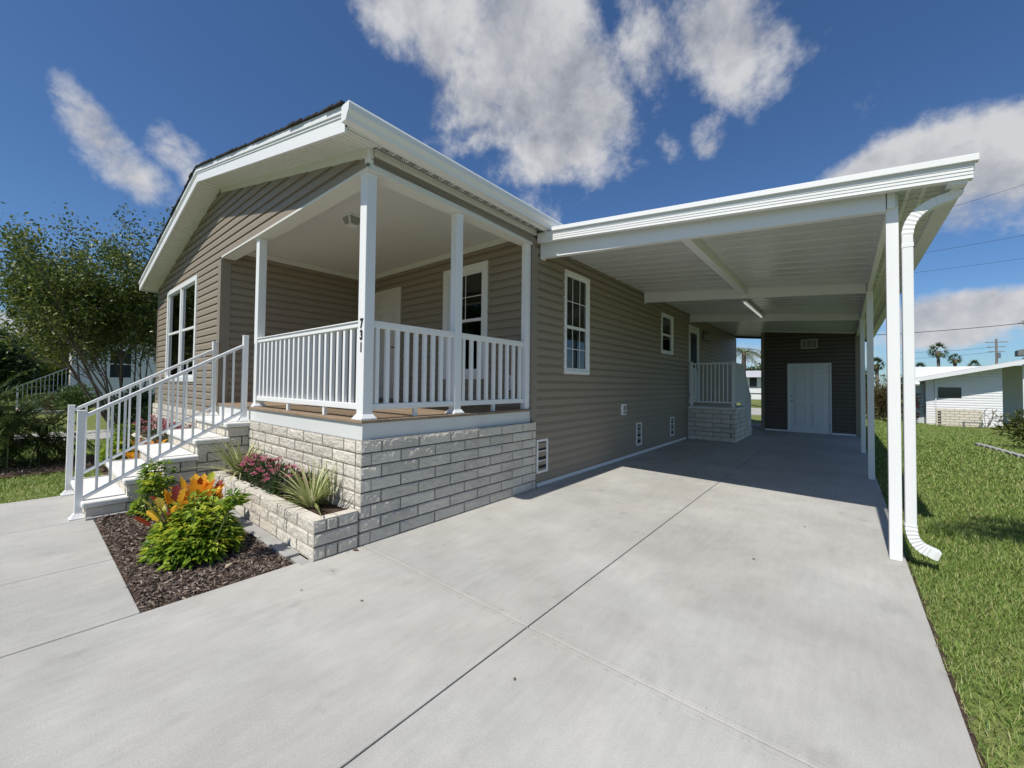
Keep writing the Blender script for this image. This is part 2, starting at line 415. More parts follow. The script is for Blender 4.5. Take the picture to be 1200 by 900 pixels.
wd = bpy.data.worlds.new('World'); scene.world = wd; wd.use_nodes = True
def build_sky():
    nt = wd.node_tree; N, L = nt.nodes, nt.links
    bg = N['Background']; bg.inputs['Strength'].default_value = .092
    sky = N.new('ShaderNodeTexSky'); sky.sky_type = 'NISHITA'; sky.sun_disc = False
    sky.sun_elevation = R(ELEV); sky.sun_rotation = R(180); sky.air_density = 1.0; sky.dust_density = .35; sky.ozone_density = 2.2
    tc = N.new('ShaderNodeTexCoord'); D = tc.outputs['Generated']
    def vm(op, a, b=None):
        n = N.new('ShaderNodeVectorMath'); n.operation = op
        for i, x in enumerate((a, b)):
            if x is None: continue
            if isinstance(x, (tuple, list, Vector)): n.inputs[i].default_value = tuple(x)
            else: L.new(x, n.inputs[i])
        return n.outputs['Value'] if op in ('DOT_PRODUCT', 'LENGTH') else n.outputs['Vector']
    def mt(op, a, b=None, c=None, clamp=False):
        n = N.new('ShaderNodeMath'); n.operation = op; n.use_clamp = clamp
        for i, x in enumerate((a, b, c)):
            if x is None: continue
            if isinstance(x, (int, float)): n.inputs[i].default_value = x
            else: L.new(x, n.inputs[i])
        return n.outputs[0]
    def noise_(vec, scale, detail=7, rough=.58, dist=0):
        n = N.new('ShaderNodeTexNoise'); n.inputs['Scale'].default_value = scale; n.inputs['Detail'].default_value = detail
        n.inputs['Roughness'].default_value = rough; n.inputs['Distortion'].default_value = dist
        L.new(vec, n.inputs['Vector']); return n.outputs['Fac']
    # cloud banks: centre direction, half sizes (radians), tilt, weight
    banks = [((-.485, .600, .635), .21, .17, .15, 1.05), ((-.440, .690, .575), .15, .17, .9, .95), ((-.57, .48, .67), .22, .12, .5, .9), ((-.50, .70, .51), .10, .09, .2, .8),
             ((-.167, .757, .632), .17, .10, 1.05, .80), ((-.28, .725, .635), .13, .08, .9, .72), ((-.205, .848, .487), .05, .065, .2, .62), ((-.26, .84, .48), .05, .03, .9, .5),
             ((-.914, .062, .400), .046, .095, -.65, .64), ((-.930, .118, .348), .05, .10, -1.0, .62), ((-.90, .16, .40), .06, .05, .4, .56), ((-.89, .19, .36), .05, .05, 0, .54),
             ((.10, .924, .366), .18, .065, -.1, 1.0), ((.20, .925, .33), .15, .10, .1, .95), ((.04, .92, .385), .10, .03, -.3, .8),
             ((.205, .975, .125), .17, .045, 0, .95), ((.13, .987, .09), .14, .028, 0, .7),
             ((-.998, .02, .08), .16, .035, 0, .95), ((-.521, .749, .41), .07, .06, .3, .52), ((-.1, .99, .07), .2, .04, 0, .6),
             ((.7, -.6, .4), .5, .2, 0, .8), ((-.6, -.7, .45), .4, .2, .3, .8), ((.9, .3, .3), .25, .15, 0, .8)]
    tot = None
    for c, sx, sy, tilt, w in banks:
        c = Vector(c).normalized(); e = Vector((0, 0, 1)).cross(c).normalized(); n_ = c.cross(e)
        a = e*math.cos(tilt)+n_*math.sin(tilt); b = -e*math.sin(tilt)+n_*math.cos(tilt)
        front = mt('GREATER_THAN', vm('DOT_PRODUCT', D, c), 0.0)
        x = mt('DIVIDE', vm('DOT_PRODUCT', D, a), sx); y = mt('DIVIDE', vm('DOT_PRODUCT', D, b), sy)
        r = mt('SQRT', mt('ADD', mt('MULTIPLY', x, x), mt('MULTIPLY', y, y)))
        f = N.new('ShaderNodeMapRange'); f.interpolation_type = 'SMOOTHSTEP'
        f.inputs['From Min'].default_value = 1.5; f.inputs['From Max'].default_value = .15
        f.inputs['To Min'].default_value = 0; f.inputs['To Max'].default_value = w
        L.new(r, f.inputs['Value'])
        f = mt('MULTIPLY', f.outputs['Result'], front)
        tot = f if tot is None else mt('MAXIMUM', tot, f)
    n1 = noise_(D, 5.2, 12, .62, .12); n2 = noise_(vm('ADD', D, (3.1, 1.7, .4)), 15, 8, .66, .2)
    nn = mt('ADD', mt('MULTIPLY', n1, .72), mt('MULTIPLY', n2, .28))
    den = mt('SUBTRACT', mt('ADD', mt('MULTIPLY', tot, .62), mt('MULTIPLY', nn, 1.55)), 1.03)
    cov = N.new('ShaderNodeMapRange'); cov.interpolation_type = 'SMOOTHSTEP'
    cov.inputs['From Min'].default_value = -.075; cov.inputs['From Max'].default_value = .25; cov.inputs['To Max'].default_value = .97
    L.new(den, cov.inputs['Value'])
    # body tone: thick parts of the bank go grey-blue, billows stay white
    n3 = noise_(vm('ADD', D, (.03, .06, -.07)), 5.2, 12, .62, .12)
    relief = mt('SUBTRACT', n1, n3)
    tone = mt('ADD', mt('MULTIPLY', relief, 3.2), mt('SUBTRACT', .98, mt('MULTIPLY', den, 1.15)), clamp=True)
    cm = N.new('ShaderNodeMix'); cm.data_type = 'RGBA'
    cm.inputs['A'].default_value = (3.0, 3.25, 3.9, 1); cm.inputs['B'].default_value = (7.0, 7.05, 7.25, 1)
    L.new(tone, cm.inputs['Factor'])
    tint = N.new('ShaderNodeMix'); tint.data_type = 'RGBA'; tint.blend_type = 'MULTIPLY'; tint.inputs['Factor'].default_value = 1
    tint.inputs['B'].default_value = (.61, .86, 1.15, 1)
    L.new(sky.outputs['Color'], tint.inputs['A'])
    mx = N.new('ShaderNodeMix'); mx.data_type = 'RGBA'
    L.new(cov.outputs['Result'], mx.inputs['Factor']); L.new(tint.outputs['Result'], mx.inputs['A']); L.new(cm.outputs['Result'], mx.inputs['B'])
    L.new(mx.outputs['Result'], bg.inputs['Color'])
build_sky()
vs = scene.view_settings; vs.view_transform = 'Standard'; vs.look = 'None'; vs.gamma = 1; vs.exposure = 0; vs.use_curve_mapping = False
scene.cycles.max_bounces = 7; scene.cycles.transparent_max_bounces = 12

# ================================================================== GROUND
def gz(x, y):
    """The lawn falls gently towards the neighbour on the carport side."""
    t = max(0., min(1., (y-9)/15)); s = max(0., min(1., (x-3.7)/2.5)); t = t*t*(3-2*t); s = s*s*(3-2*s)
    return -.03-.33*t*s
def ground():
    xs = [-1500, -400, -120, -60, -30, -20, -12, -6, 0, 3.4]+[3.7+.4*i for i in range(26)]+[15, 18, 22, 30, 45, 80, 150, 400, 1500]
    ys = [-1500, -300, -80, -30, -10, -4, 0, 3]+[5+1.0*i for i in range(25)]+[31, 34, 40, 60, 100, 200, 500, 1500]
    bm = bmesh.new()
    g = [[bm.verts.new((x, y, gz(x, y))) for x in xs] for y in ys]
    for j in range(len(ys)-1):
        for i in range(len(xs)-1): bm.faces.new((g[j][i], g[j][i+1], g[j+1][i+1], g[j+1][i]))
    m = mat('lawn_turf', (.125, .165, .045), .9, .1, col2=(.18, .195, .07), vscale=1.3, bump=1, bscale=35, fine=.35, fscale=28)
    return tag(obj('ground', bm, m, smooth=True), kind='structure')
ground()

# driveway: four slabs with open joints, walkway
bm = bmesh.new()
JX, JY = 1.792, .03
for xa, xb in ((-.035, JX-.004), (JX+.004, 3.57)):
    box(bm, xa, xb, -7, JY-.003, -.14, 0); box(bm, xa, xb, JY+.003, 5.2, -.14, 0)
    box(bm, xa, xb, 5.206, 9.6, -.14, 0); box(bm, xa, xb, 9.606, 15.6, -.14, 0)
dw = tag(obj('driveway', bm, CONC, bevel=.005), kind='structure')
bm = B((-1.175+.004, -.055, -2.95, -1.352, -.12, -.004), (-2.58, -1.175-.004, -2.95, -1.352, -.12, -.004), (-4.01, -2.588, -2.95, -1.40, -.12, -.004))
tag(obj('walkway', bm, CONC, bevel=.006), kind='structure')
tag(obj('joint_sand', B((-.03, 3.56, -6.9, 15.5, -.06, -.018)), mat('joint_dirt', (.06, .055, .05), .95, .1)), kind='structure')
# hand-tooled edges either side of the cross joint
bm = bmesh.new()
for yy in (JY-.034, JY+.034):
    for k in range(24):
        xa, xb = .12+k*.145, .12+(k+1)*.145
        if xa < JX < xb: continue
        bar(bm, (xa, yy+random.uniform(-.002, .002), -.0005), (xb-.002, yy+random.uniform(-.002, .002), -.0005), .010, .009)
tag(obj('driveway_joint_edge', bm, CONC), kind='structure')

# mulch beds
MUL = mat('mulch_bark', (.060, .042, .033), .95, .1, col2=(.12, .085, .065), vscale=40, bump=1, bscale=70, fine=.3)
def bed(x0, x1, y0, y1, z=0.0):
    bm = bmesh.new(); nx = int((x1-x0)/.06)+1; ny = int((y1-y0)/.06)+1
    g = [[bm.verts.new((x0+(x1-x0)*i/nx, y0+(y1-y0)*j/ny, z-.012+.02*noise.noise((x0+i*.22, y0+j*.22, 3))-(.006 if i in (0, nx) or j in (0, ny) else 0)))
          for i in range(nx+1)] for j in range(ny+1)]
    for j in range(ny):
        for i in range(nx): bm.faces.new((g[j][i], g[j][i+1], g[j+1][i+1], g[j+1][i]))
    return tag(obj('mulch_bed', bm, MUL, smooth=True), kind='structure')
bed(-2.62, -.037, -1.352, -.48); bed(-7.3, -5.85, -3.4, .1, .02); bed(-5.86, -4.14, -1.05, -.45, .01)
def chips(areas, name):
    V = []; 
    tot = []
    for x0, x1, y0, y1, z, n, s in areas:
        p = np.stack([RNG.uniform(x0, x1, n), RNG.uniform(y0, y1, n), z+RNG.uniform(-.004, .014, n)], 1)
        a = RNG.uniform(0, 6.28, n); d = np.stack([np.cos(a), np.sin(a), RNG.normal(0, .35, n)], 1)
        tot.append(leaves(p, d, RNG.uniform(.014, .048, n)*s, aspect=.28, fold=.5))
    V, F = merge(tot)
    m = leafmat('bark_chip', [(.055, .041, .033), (.13, .098, .079), (.22, .172, .142), (.34, .285, .24)], .9, 0, .1)
    return tag(obj(name, npmesh(name, V, F), m), label='brown shredded bark mulch', kind='stuff')
chips([(-2.55, -.06, -1.335, -.50, .0, 20000, 1), (-7.25, -5.9, -2.8, 0, .025, 3500, 1.7), (-5.8, -4.15, -1.0, -.48, .012, 1500, 1.3), (3.574, 3.60, -.6, 7, -.016, 260, .6)], 'mulch_chips')

# ================================================================== LAWN BLADES
def lawn(name, regions, cap, k):
    C0 = np.array([3.19, -1.83]); P = []
    for x0, x1, y0, y1 in regions:
        st = .5
        for x in np.arange(x0, x1, st):
            for y in np.arange(y0, y1, st):
                xa, ya = min(x+st, x1), min(y+st, y1)
                d = math.hypot((x+xa)/2-C0[0], (y+ya)/2-C0[1], 1.3)
                n = int(min(cap, k/d**2)*(xa-x)*(ya-y)+RNG.random())
                if n: P.append(np.stack([RNG.uniform(x, xa, n), RNG.uniform(y, ya, n)], 1))
    P = np.concatenate(P)
    ed = np.array([3.576+.012*noise.noise((0, y*2.3, 9))+.010*noise.noise((0, y*9, 4)) for x, y in P]); keep = (P[:, 0] > ed) | (P[:, 0] < 0)
    thin = np.array([noise.noise((x*.55, y*.55, 21))+.5*noise.noise((x*2.1, y*2.1, 3)) for x, y in P])
    keep &= (thin > -.42) | (RNG.random(len(P)) < .45)
    P = P[keep]; n = len(P)
    d = np.sqrt((P[:, 0]-C0[0])**2+(P[:, 1]-C0[1])**2+1.7)
    z = np.array([gz(x, y) for x, y in P])
    tuft = np.array([noise.noise((x*1.7, y*1.7, 5)) for x, y in P])
    L = (.048+.022*RNG.random(n))*(1+.30*tuft)*np.clip(d/9, .9, 1.2)
    wd_ = (.0042+.003*RNG.random(n))*np.clip(d/4.2, .85, 3)
    a = RNG.uniform(0, 6.28, n); lean = RNG.uniform(.35, 1.25, n)
    dr = np.stack([np.cos(a)*lean, np.sin(a)*lean, np.ones(n)], 1)
    V, F = blades(np.column_stack([P, z-.004]), dr, L, wd_, 2, .7)
    m = leafmat('grass_blade', [(.075, .14, .024), (.145, .235, .042), (.215, .32, .062), (.29, .37, .10), (.46, .44, .20)], .5, .35, .35)
    return tag(obj(name, npmesh(name, V, F), m), label='short green lawn grass', kind='stuff')
tag(obj('slab_edge_soil', B((3.568, 3.592, -6, 15.6, -.06, -.018)), SOIL), kind='structure')
lawn('lawn_grass', [(3.575, 9, -.4, 27), (9, 14, 6, 27), (3.575, 6, -1.4, -.4), (-5.85, -4.02, -3.3, -1.05), (-10.2, -7.3, -3.4, .3)], 8500, 190000)

# ================================================================== HOUSE
XL, XR_, YF, YB = -8.50, 0.0, .05, 15.5
XRI, ZR, ZE0, SLP = -4.17, 4.356, 3.43, .222
zs = lambda x: ZE0+SLP*(-x) if x > XRI else ZR-SLP*(XRI-x)
house = thing('house', 'single storey tan vinyl sided house with white gable fascia and front porch', 'house', (0, .05, 0))
FF = Fr((0, YF, 0), (-1, 0, 0), (0, -1, 0))       # front, u = -x
FS = Fr((0, 0, 0), (0, 1, 0), (1, 0, 0))          # carport side, u = y
FPB = Fr((0, 2.44, 0), (-1, 0, 0), (0, -1, 0))    # porch back wall
FPL = Fr((-4.08, 0, 0), (0, 1, 0), (1, 0, 0))     # porch left wall
ZB0 = .885
W_FRONT = (5.36, 7.56, 1.36, 3.20); W_PORCH = (.78, 1.75, 1.445, 3.175)
W_S1 = (3.22, 3.965, 1.54, 3.09); W_S2 = (7.31, 8.10, 2.115, 3.04)
D_PORCH = (2.9, 3.86, 1.07, 3.10); D_SIDE = (9.40, 10.36, .90, 3.02)
ins = lambda w, m=.03: (w[0]+m, w[1]-m, w[2]+m, w[3]-m)
siding('wall', FF, ZB0, ZR, lambda z: 4.08 if z < 3.262 else max(.0, (z-ZE0)/SLP), lambda z: min(8.5, 8.34-max(0, (z-ZE0)/SLP)) if z > ZE0 else 8.5,
       [ins(W_FRONT)], SID, house, zbase=ZB0-.02)
siding('wall', FS, .06, 3.36, lambda z: 2.45 if z < 3.295 else .06, 15.5, [ins(W_S1), ins(W_S2), ins(D_SIDE)], SID, house, zbase=.06)
siding('wall', FPB, 1.055, 3.46, 0, 4.08, [ins(W_PORCH), ins(D_PORCH)], SID, house, zbase=1.02)
siding('wall', FPL, 1.055, 3.46, .14, 2.44, [], SID, house, zbase=1.02)
# closed shell behind the siding so the rooms stay dark
bm = bmesh.new()
for a, b in (((XL+.02, YF+.02, 0), (-4.1, YF+.02, 0)), ((-4.1, YF+.02, 0), (-4.1, 2.46, 0)), ((XL+.02, YB, 0), (-.02, YB, 0)), ((XL+.02, YF+.02, 0), (XL+.02, YB, 0))):
    if a[1] == YF+.02 and b[1] == YF+.02: continue
    q = [bm.verts.new((a[0], a[1], 0)), bm.verts.new((b[0], b[1], 0)), bm.verts.new((b[0], b[1], 3.45)), bm.verts.new((a[0], a[1], 3.45))]; bm.faces.new(q)
obj('wall', bm, SID, house)
box_floor = obj('floor', B((XL+.05, -.05, 2.48, YB-.05, .80, .86), (XL+.05, -4.12, .1, 2.48, .80, .86)), DARK, house)
obj('ceiling', B((XL+.05, -.05, 2.48, YB-.05, 3.47, 3.5), (XL+.05, -4.12, .1, 2.48, 3.47, 3.5)), DARK, house)
# corner posts and trims
def ctrim(boxes, m=SIDT, name='corner_trim', parent=house, bevel=.004): return obj(name, B(*boxes), m, parent, bevel=bevel)
ctrim([(-.085, .024, 2.43, 2.455, .0+.89, 3.25), (0.004, .026, 2.456, 2.54, 0.03, 3.16)])
ctrim([(-4.185, -4.075, YF-.028, YF+.0, ZB0, 3.235), (-4.079, -4.052, YF-.028, YF+.11, ZB0, 3.235)])
ctrim([(-8.525, -8.43, YF-.026, YF, ZB0, 3.40), (-8.53, -8.502, YF-.026, YF+.09, ZB0, 3.40)])
ctrim([(-.08, .024, 15.44, 15.53, .03, 3.2)])
obj('base_trim', B((.004, .022, 2.56, 9.2, .004, .055)), WA, house)
obj('corner_trim', B((-.045, .014, YF-.022, YF+.03, 3.30, 3.45)), W, house, bevel=.003)
# frieze bands under the soffit
bm = bmesh.new()
for xa, xb in ((0, XRI), ):
    hexa(bm, [(xa, YF-.024, zs(xa)-.085), (xb, YF-.024, zs(xb)-.085), (xb, YF-.001, zs(xb)-.085), (xa, YF-.001, zs(xa)-.085),
              (xa, YF-.024, zs(xa)), (xb, YF-.024, zs(xb)), (xb, YF-.001, zs(xb)), (xa, YF-.001, zs(xa))])
box(bm, .004, .026, .085, 2.50, 3.375, 3.44)
obj('frieze_trim', bm, SOF, house)
obj('wall', B((.001, .012, .085, 2.45, 3.30, 3.376)), SIDT, house)

# roof: deck, shingles, fascia, soffit, gutter
roof = obj('roof', bmesh.new(), SHING, house)
def slope_slab(bm, xa, xb, y0, y1, lo, hi):
    hexa(bm, [(xa, y0, zs(xa)+lo), (xb, y0, zs(xb)+lo), (xb, y1, zs(xb)+lo), (xa, y1, zs(xa)+lo),
              (xa, y0, zs(xa)+hi), (xb, y0, zs(xb)+hi), (xb, y1, zs(xb)+hi), (xa, y1, zs(xa)+hi)])
RX, LX, RY0, RY1 = .165, -8.64, -.265, 15.8
bm = bmesh.new(); slope_slab(bm, RX-.012, XRI, RY0+.02, RY1, .072, .16); slope_slab(bm, XRI, LX, RY0+.02, RY1, .072, .16)
# shingle courses with slightly uneven front edges
for side in (0, 1):
    nC = 30
    for k in range(nC):
        t0, t1 = k/nC, (k+1)/nC
        xa = (RX+.02)+(XRI-RX-.02)*t0 if side == 0 else (LX-.02)+(XRI-LX+.02)*t0
        xb = (RX+.02)+(XRI-RX-.02)*t1 if side == 0 else (LX-.02)+(XRI-LX+.02)*t1
        yo = RY0-.035-random.uniform(0, .018)
        hexa(bm, [(xa, yo, zs(xa)+.172), (xb, yo, zs(xb)+.166), (xb, RY1, zs(xb)+.166), (xa, RY1, zs(xa)+.172),
                  (xa, yo, zs(xa)+.190), (xb, yo, zs(xb)+.176), (xb, RY1, zs(xb)+.176), (xa, RY1, zs(xa)+.190)])
me_old = roof.data; bm.normal_update(); bm.to_mesh(me_old); bm.free()
bm = bmesh.new()
for xa, xb in ((RX, XRI), (XRI, LX)):
    slope_slab(bm, xa, xb, RY0-.004, RY0+.018, -.035, .125)
    slope_slab(bm, xa, xb, RY0-.022, RY0+.0, .108, .166)
    slope_slab(bm, xa, xb, RY0-.012, RY0+.0, .085, .110)
box(bm, LX-.02, LX, RY0-.004, RY1, zs(LX)-.03, zs(LX)+.15)
box(bm, RX-.012, RX, RY0, RY1, ZE0-.03, ZE0+.12)
obj('fascia', bm, W, roof)
bm = bmesh.new()   # gable soffit: V-groove panels running front to back
for xa, xb in ((RX-.012, XRI), (XRI, LX)):
    n = 62
    for k in range(n):
        a = xa+(xb-xa)*k/n; c = xa+(xb-xa)*(k+.84)/n; e = xa+(xb-xa)*(k+1)/n
        for p, q, dz in ((a, c, 0), (c, e, .009)):
            v = [bm.verts.new((p, RY0+.018, zs(p)+dz)), bm.verts.new((q, RY0+.018, zs(q)+dz)), bm.verts.new((q, YF, zs(q)+dz)), bm.verts.new((p, YF, zs(p)+dz))]
            f = bm.faces.new(v); f.normal_update()
            if f.normal.z > 0: f.normal_flip()
        for p in (c, e):
            bm.faces.new([bm.verts.new(t) for t in ((p, RY0+.018, zs(p)), (p, YF, zs(p)), (p, YF, zs(p)+.009), (p, RY0+.018, zs(p)+.009))])
obj('soffit', bm, SOF, roof)
# eave soffit over the porch: perforated panel of slanted slots
bm = bmesh.new(); box(bm, .024, RX-.014, .02, 15.5, 3.448, 3.46)
obj('eave_soffit', bm, SOF, roof)
bm = bmesh.new()
y = .05
k = 0
while y < 2.5:
    for r_ in range(4):
        x0 = .036+r_*.027
        sgn = 1 if (k//3) % 2 else -1
        bar(bm, (x0, y, 3.446), (x0+.022, y+sgn*.018, 3.446), .007, .004)
    y += .024; k += 1
obj('soffit_slot', bm, mat('slot_gray', (.16, .155, .145), .8), roof)
# K-style gutter
prof = [(RX, 3.545), (RX, 3.415), (RX+.075, 3.415), (RX+.085, 3.45), (RX+.112, 3.485), (RX+.118, 3.53), (RX+.112, 3.548), (RX+.100, 3.545), (RX+.098, 3.50), (RX+.01, 3.44), (RX+.008, 3.545)]
bm = bmesh.new(); prism(bm, prof, Fr((0, 0, 0), (1, 0, 0), (0, 1, 0)), RY0-.03, 15.8)
prism(bm, [(RX, 3.545), (RX, 3.415), (RX+.075, 3.415), (RX+.085, 3.45), (RX+.112, 3.485), (RX+.118, 3.53), (RX+.112, 3.546)], Fr((0, 0, 0), (1, 0, 0), (0, 1, 0)), RY0-.034, RY0-.031)
obj('gutter', bm, W, roof)

# ---- windows
def window(fr, w, fwid, parent, double=False, cols=2, rows=2, casing=.0, rail=None, proud=.036, label=None, lowgrid=False):
    u0, u1, z0, z1 = w
    F = obj('window', B((u0, u1, -.02, proud, z1-fwid, z1), (u0, u1, -.02, proud, z0, z0+fwid), (u0, u0+fwid, -.02, proud, z0+fwid, z1-fwid),
                        (u1-fwid, u1, -.02, proud, z0+fwid, z1-fwid), fr=fr), W, parent, bevel=.004)
    if label: F['label'] = label
    lights = [(u0+fwid, u1-fwid)]
    if double:
        c = (u0+u1)/2; mw = .10
        obj('mullion', B((c-mw/2, c+mw/2, -.02, proud-.006, z0+fwid, z1-fwid), fr=fr), W, F, bevel=.004)
        lights = [(u0+fwid, c-mw/2), (c+mw/2, u1-fwid)]
    zr = rail if rail else (z0+z1)/2
    for a, b in lights:
        za, zb = z0+fwid, z1-fwid
        s = .030
        obj('sash', B((a, b, -.015, proud-.022, zr-.022, zr+.022), (a, b, -.03, proud-.024, zb-s, zb), (a, b, -.015, proud-.020, za, za+s+.01),
                      (a, a+s*.8, -.03, proud-.023, za+s+.01, zr-.022), (b-s*.8, b, -.03, proud-.023, za+s+.01, zr-.022),
                      (a, a+s*.8, -.03, proud-.025, zr+.022, zb-s), (b-s*.8, b, -.03, proud-.025, zr+.022, zb-s), fr=fr), W, F, bevel=.002)
        obj('pane', B((a+s*.7, b-s*.7, -.010, -.004, za+s, zb-s), fr=fr), GLASS, F)
        m = bmesh.new()
        for zz0, zz1, on in ((zr+.022, zb-s, True), (za+s, zr-.022, lowgrid)):
            if not on: continue
            for i in range(1, cols): 
                uu = a+(b-a)*i/cols; box(m, uu-.0055, uu+.0055, -.003, .002, zz0, zz1, fr=fr)
            for i in range(1, rows):
                q = zz0+(zz1-zz0)*i/rows; box(m, a, b, -.0035, .0015, q-.0055, q+.0055, fr=fr)
        if len(m.verts): obj('muntin', m, GRID, F)
        m = bmesh.new(); q = za+.02
        while q < zb:
            hexa(m, [fr.p(a, -.055, q), fr.p(b, -.055, q), fr.p(b, -.018, q+.013), fr.p(a, -.018, q+.013),
                     fr.p(a, -.055, q+.002), fr.p(b, -.055, q+.002), fr.p(b, -.018, q+.015), fr.p(a, -.018, q+.015)])
            q += .046
        obj('blind', m, BLIND, F)
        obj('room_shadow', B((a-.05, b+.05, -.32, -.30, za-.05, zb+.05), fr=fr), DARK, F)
    return F
window(FF, W_FRONT, .085, house, True, 1, 1, rail=2.315, label='wide double front window in a white frame')
window(FPB, W_PORCH, .115, house, False, 2, 2, rail=2.335, label='tall window with wide cream casing on the porch')
window(FS, W_S1, .05, house, False, 3, 2, rail=2.25, label='tall narrow side window with white grid', lowgrid=True)
window(FS, W_S2, .045, house, False, 1, 1, rail=2.56, label='small high side window')

# ---- doors
def six_panel(fr, w, parent, m, label, halfglass=False, handle_side=1, trim=.05, knobm=STEEL):
    u0, u1, z0, z1 = w
    D = obj('door', B((u0+trim, u1-trim, -.03, .008, z0, z1-trim), fr=fr), m, parent); D['label'] = label
    obj('door_frame', B((u0, u0+trim, -.03, .03, z0, z1), (u1-trim, u1, -.03, .03, z0, z1), (u0+trim, u1-trim, -.03, .03, z1-trim, z1), fr=fr), m, D, bevel=.003)
    wdt = u1-u0-2*trim; a = u0+trim
    H = z1-trim-z0
    rows = [(.86, .96), (.50, .80), (.11, .42)]
    for i in (0, 1):
        for lo, hi in rows:
            if halfglass: 
                if lo > .45: continue
            ua = a+wdt*(.14+.42*i); ub = ua+wdt*.30; za, zb = z0+H*lo, z0+H*hi
            obj('panel', B((ua, ub, .004, .019, za, za+.02), (ua, ub, .004, .019, zb-.02, zb), (ua, ua+.02, .004, .019, za+.02, zb-.02),
                           (ub-.02, ub, .004, .019, za+.02, zb-.02), (ua+.045, ub-.045, .004, .022, za+.045, zb-.045), fr=fr), m, D, bevel=.004)
    if halfglass:
        g = obj('glass_panel', B((a+wdt*.14, a+wdt*.86, .006, .012, z0+H*.47, z0+H*.93), fr=fr), mat('dark_door_glass', (.03, .035, .04), .05, .6), D)
        obj('glass_frame', B((a+wdt*.10, a+wdt*.90, .004, .02, z0+H*.93, z0+H*.955), (a+wdt*.10, a+wdt*.90, .004, .02, z0+H*.445, z0+H*.47),
                             (a+wdt*.10, a+wdt*.14, .004, .02, z0+H*.47, z0+H*.93), (a+wdt*.86, a+wdt*.90, .004, .02, z0+H*.47, z0+H*.93), fr=fr), m, D)
    hu = a+.07 if handle_side < 0 else u1-trim-.07
    hb = bmesh.new()
    tube(hb, [fr.p(hu, .006, z0+.95), fr.p(hu, .022, z0+.95)], .028, 12)
    tube(hb, [fr.p(hu, .02, z0+.95), fr.p(hu, .06, z0+.95)], .011, 8)
    db = bmesh.new(); tube(db, [fr.p(hu, .006, z0+1.10), fr.p(hu, .03, z0+1.10)], .028, 12); obj('deadbolt', db, knobm, D)
    bar(hb, fr.p(hu, .055, z0+.95), fr.p(hu-.10*handle_side, .055, z0+.95), .014, .018)
    obj('handle', hb, knobm, D, smooth=False)
    e = u1-trim if handle_side < 0 else u0+trim
    for f_ in (.12, .52, .9): obj('hinge', B((e-.008, e+.008, .006, .036, z0+H*f_-.05, z0+H*f_+.05), fr=fr), knobm, D)
    return D
six_panel(FPB, D_PORCH, house, mat('cream_door_paint', (.66, .62, .56), .45, .4), 'cream panelled front door', handle_side=-1, knobm=BRONZE)
six_panel(FS, D_SIDE, house, WD, 'white side door with tall dark glass above the landing', True, 1, knobm=BRONZE)

# ---- crawl space vents
for y0 in (2.545, 5.90, 7.92):
    u0, u1, z0, z1 = y0, y0+.265, .185, .635
    v = obj('crawlspace_vent', B((u0, u1, 0, .03, z1-.03, z1), (u0, u1, 0, .03, z0, z0+.03), (u0, u0+.035, 0, .03, z0+.03, z1-.03), (u1-.035, u1, 0, .03, z0+.03, z1-.03),
            (u0+.035, u1-.035, 0, .026, z0+.155, z0+.168), (u0+.035, u1-.035, 0, .026, z0+.285, z0+.298), fr=FS), W, house, bevel=.003)
    obj('screen', B((u0+.03, u1-.03, .012, .020, z0+.02, z1-.02), fr=FS), SCREEN, v)
# brick skirt of the left front
bm = bmesh.new()
block_wall(bm, Fr((-4.06, YF-.06, 0), (-1, 0, 0), (0, -1, 0)), 4.46, 0, 8)
fnd = obj('foundation', bm, BLOCK, house)
obj('mortar', B((-8.50, -4.08, YF-.050, YF+.02, 0, .875)), MORT, fnd)

# ================================================================== FRONT PORCH
porch = thing('front_porch', 'white posted front porch with brown deck on a cream block base', 'porch', (-2, 1.2, 0))
XBk, YBk = .045, -.002
bm = bmesh.new()
block_wall(bm, Fr((XBk, YBk, 0), (-1, 0, 0), (0, -1, 0)), 2.72, 0, 8, alt=((0, .100), 0), ends=(True, False), shift0=.1)
block_wall(bm, Fr((XBk, YBk, 0), (0, 1, 0), (1, 0, 0)), 2.50, 0, 8, alt=((.100, 0), 0), ends=(True, False))
bb = obj('block_base', bm, BLOCK, porch)
obj('mortar', B((-2.66, XBk-.012, YBk+.010, YBk+.09, 0, .879), (XBk-.08, XBk-.010, YBk+.09, 2.49, 0, .879)), MORT, bb)
obj('skirt_board', B((-4.07, -.004, .032, .05, .86, 1.024), (-.022, -.004, .05, 2.43, .86, 1.024)), SKIRT, porch)
bm = bmesh.new()
n = 17
for k in range(n):
    ya = .012+k*(2.425/n); box(bm, -4.05, .014, ya, ya+2.425/n-.005, 1.026, 1.052)
dk = obj('deck', bm, DECK, porch, bevel=.003)
obj('deck_frame', B((-4.05, -.03, .055, 2.43, .90, 1.02)), DARK, porch)
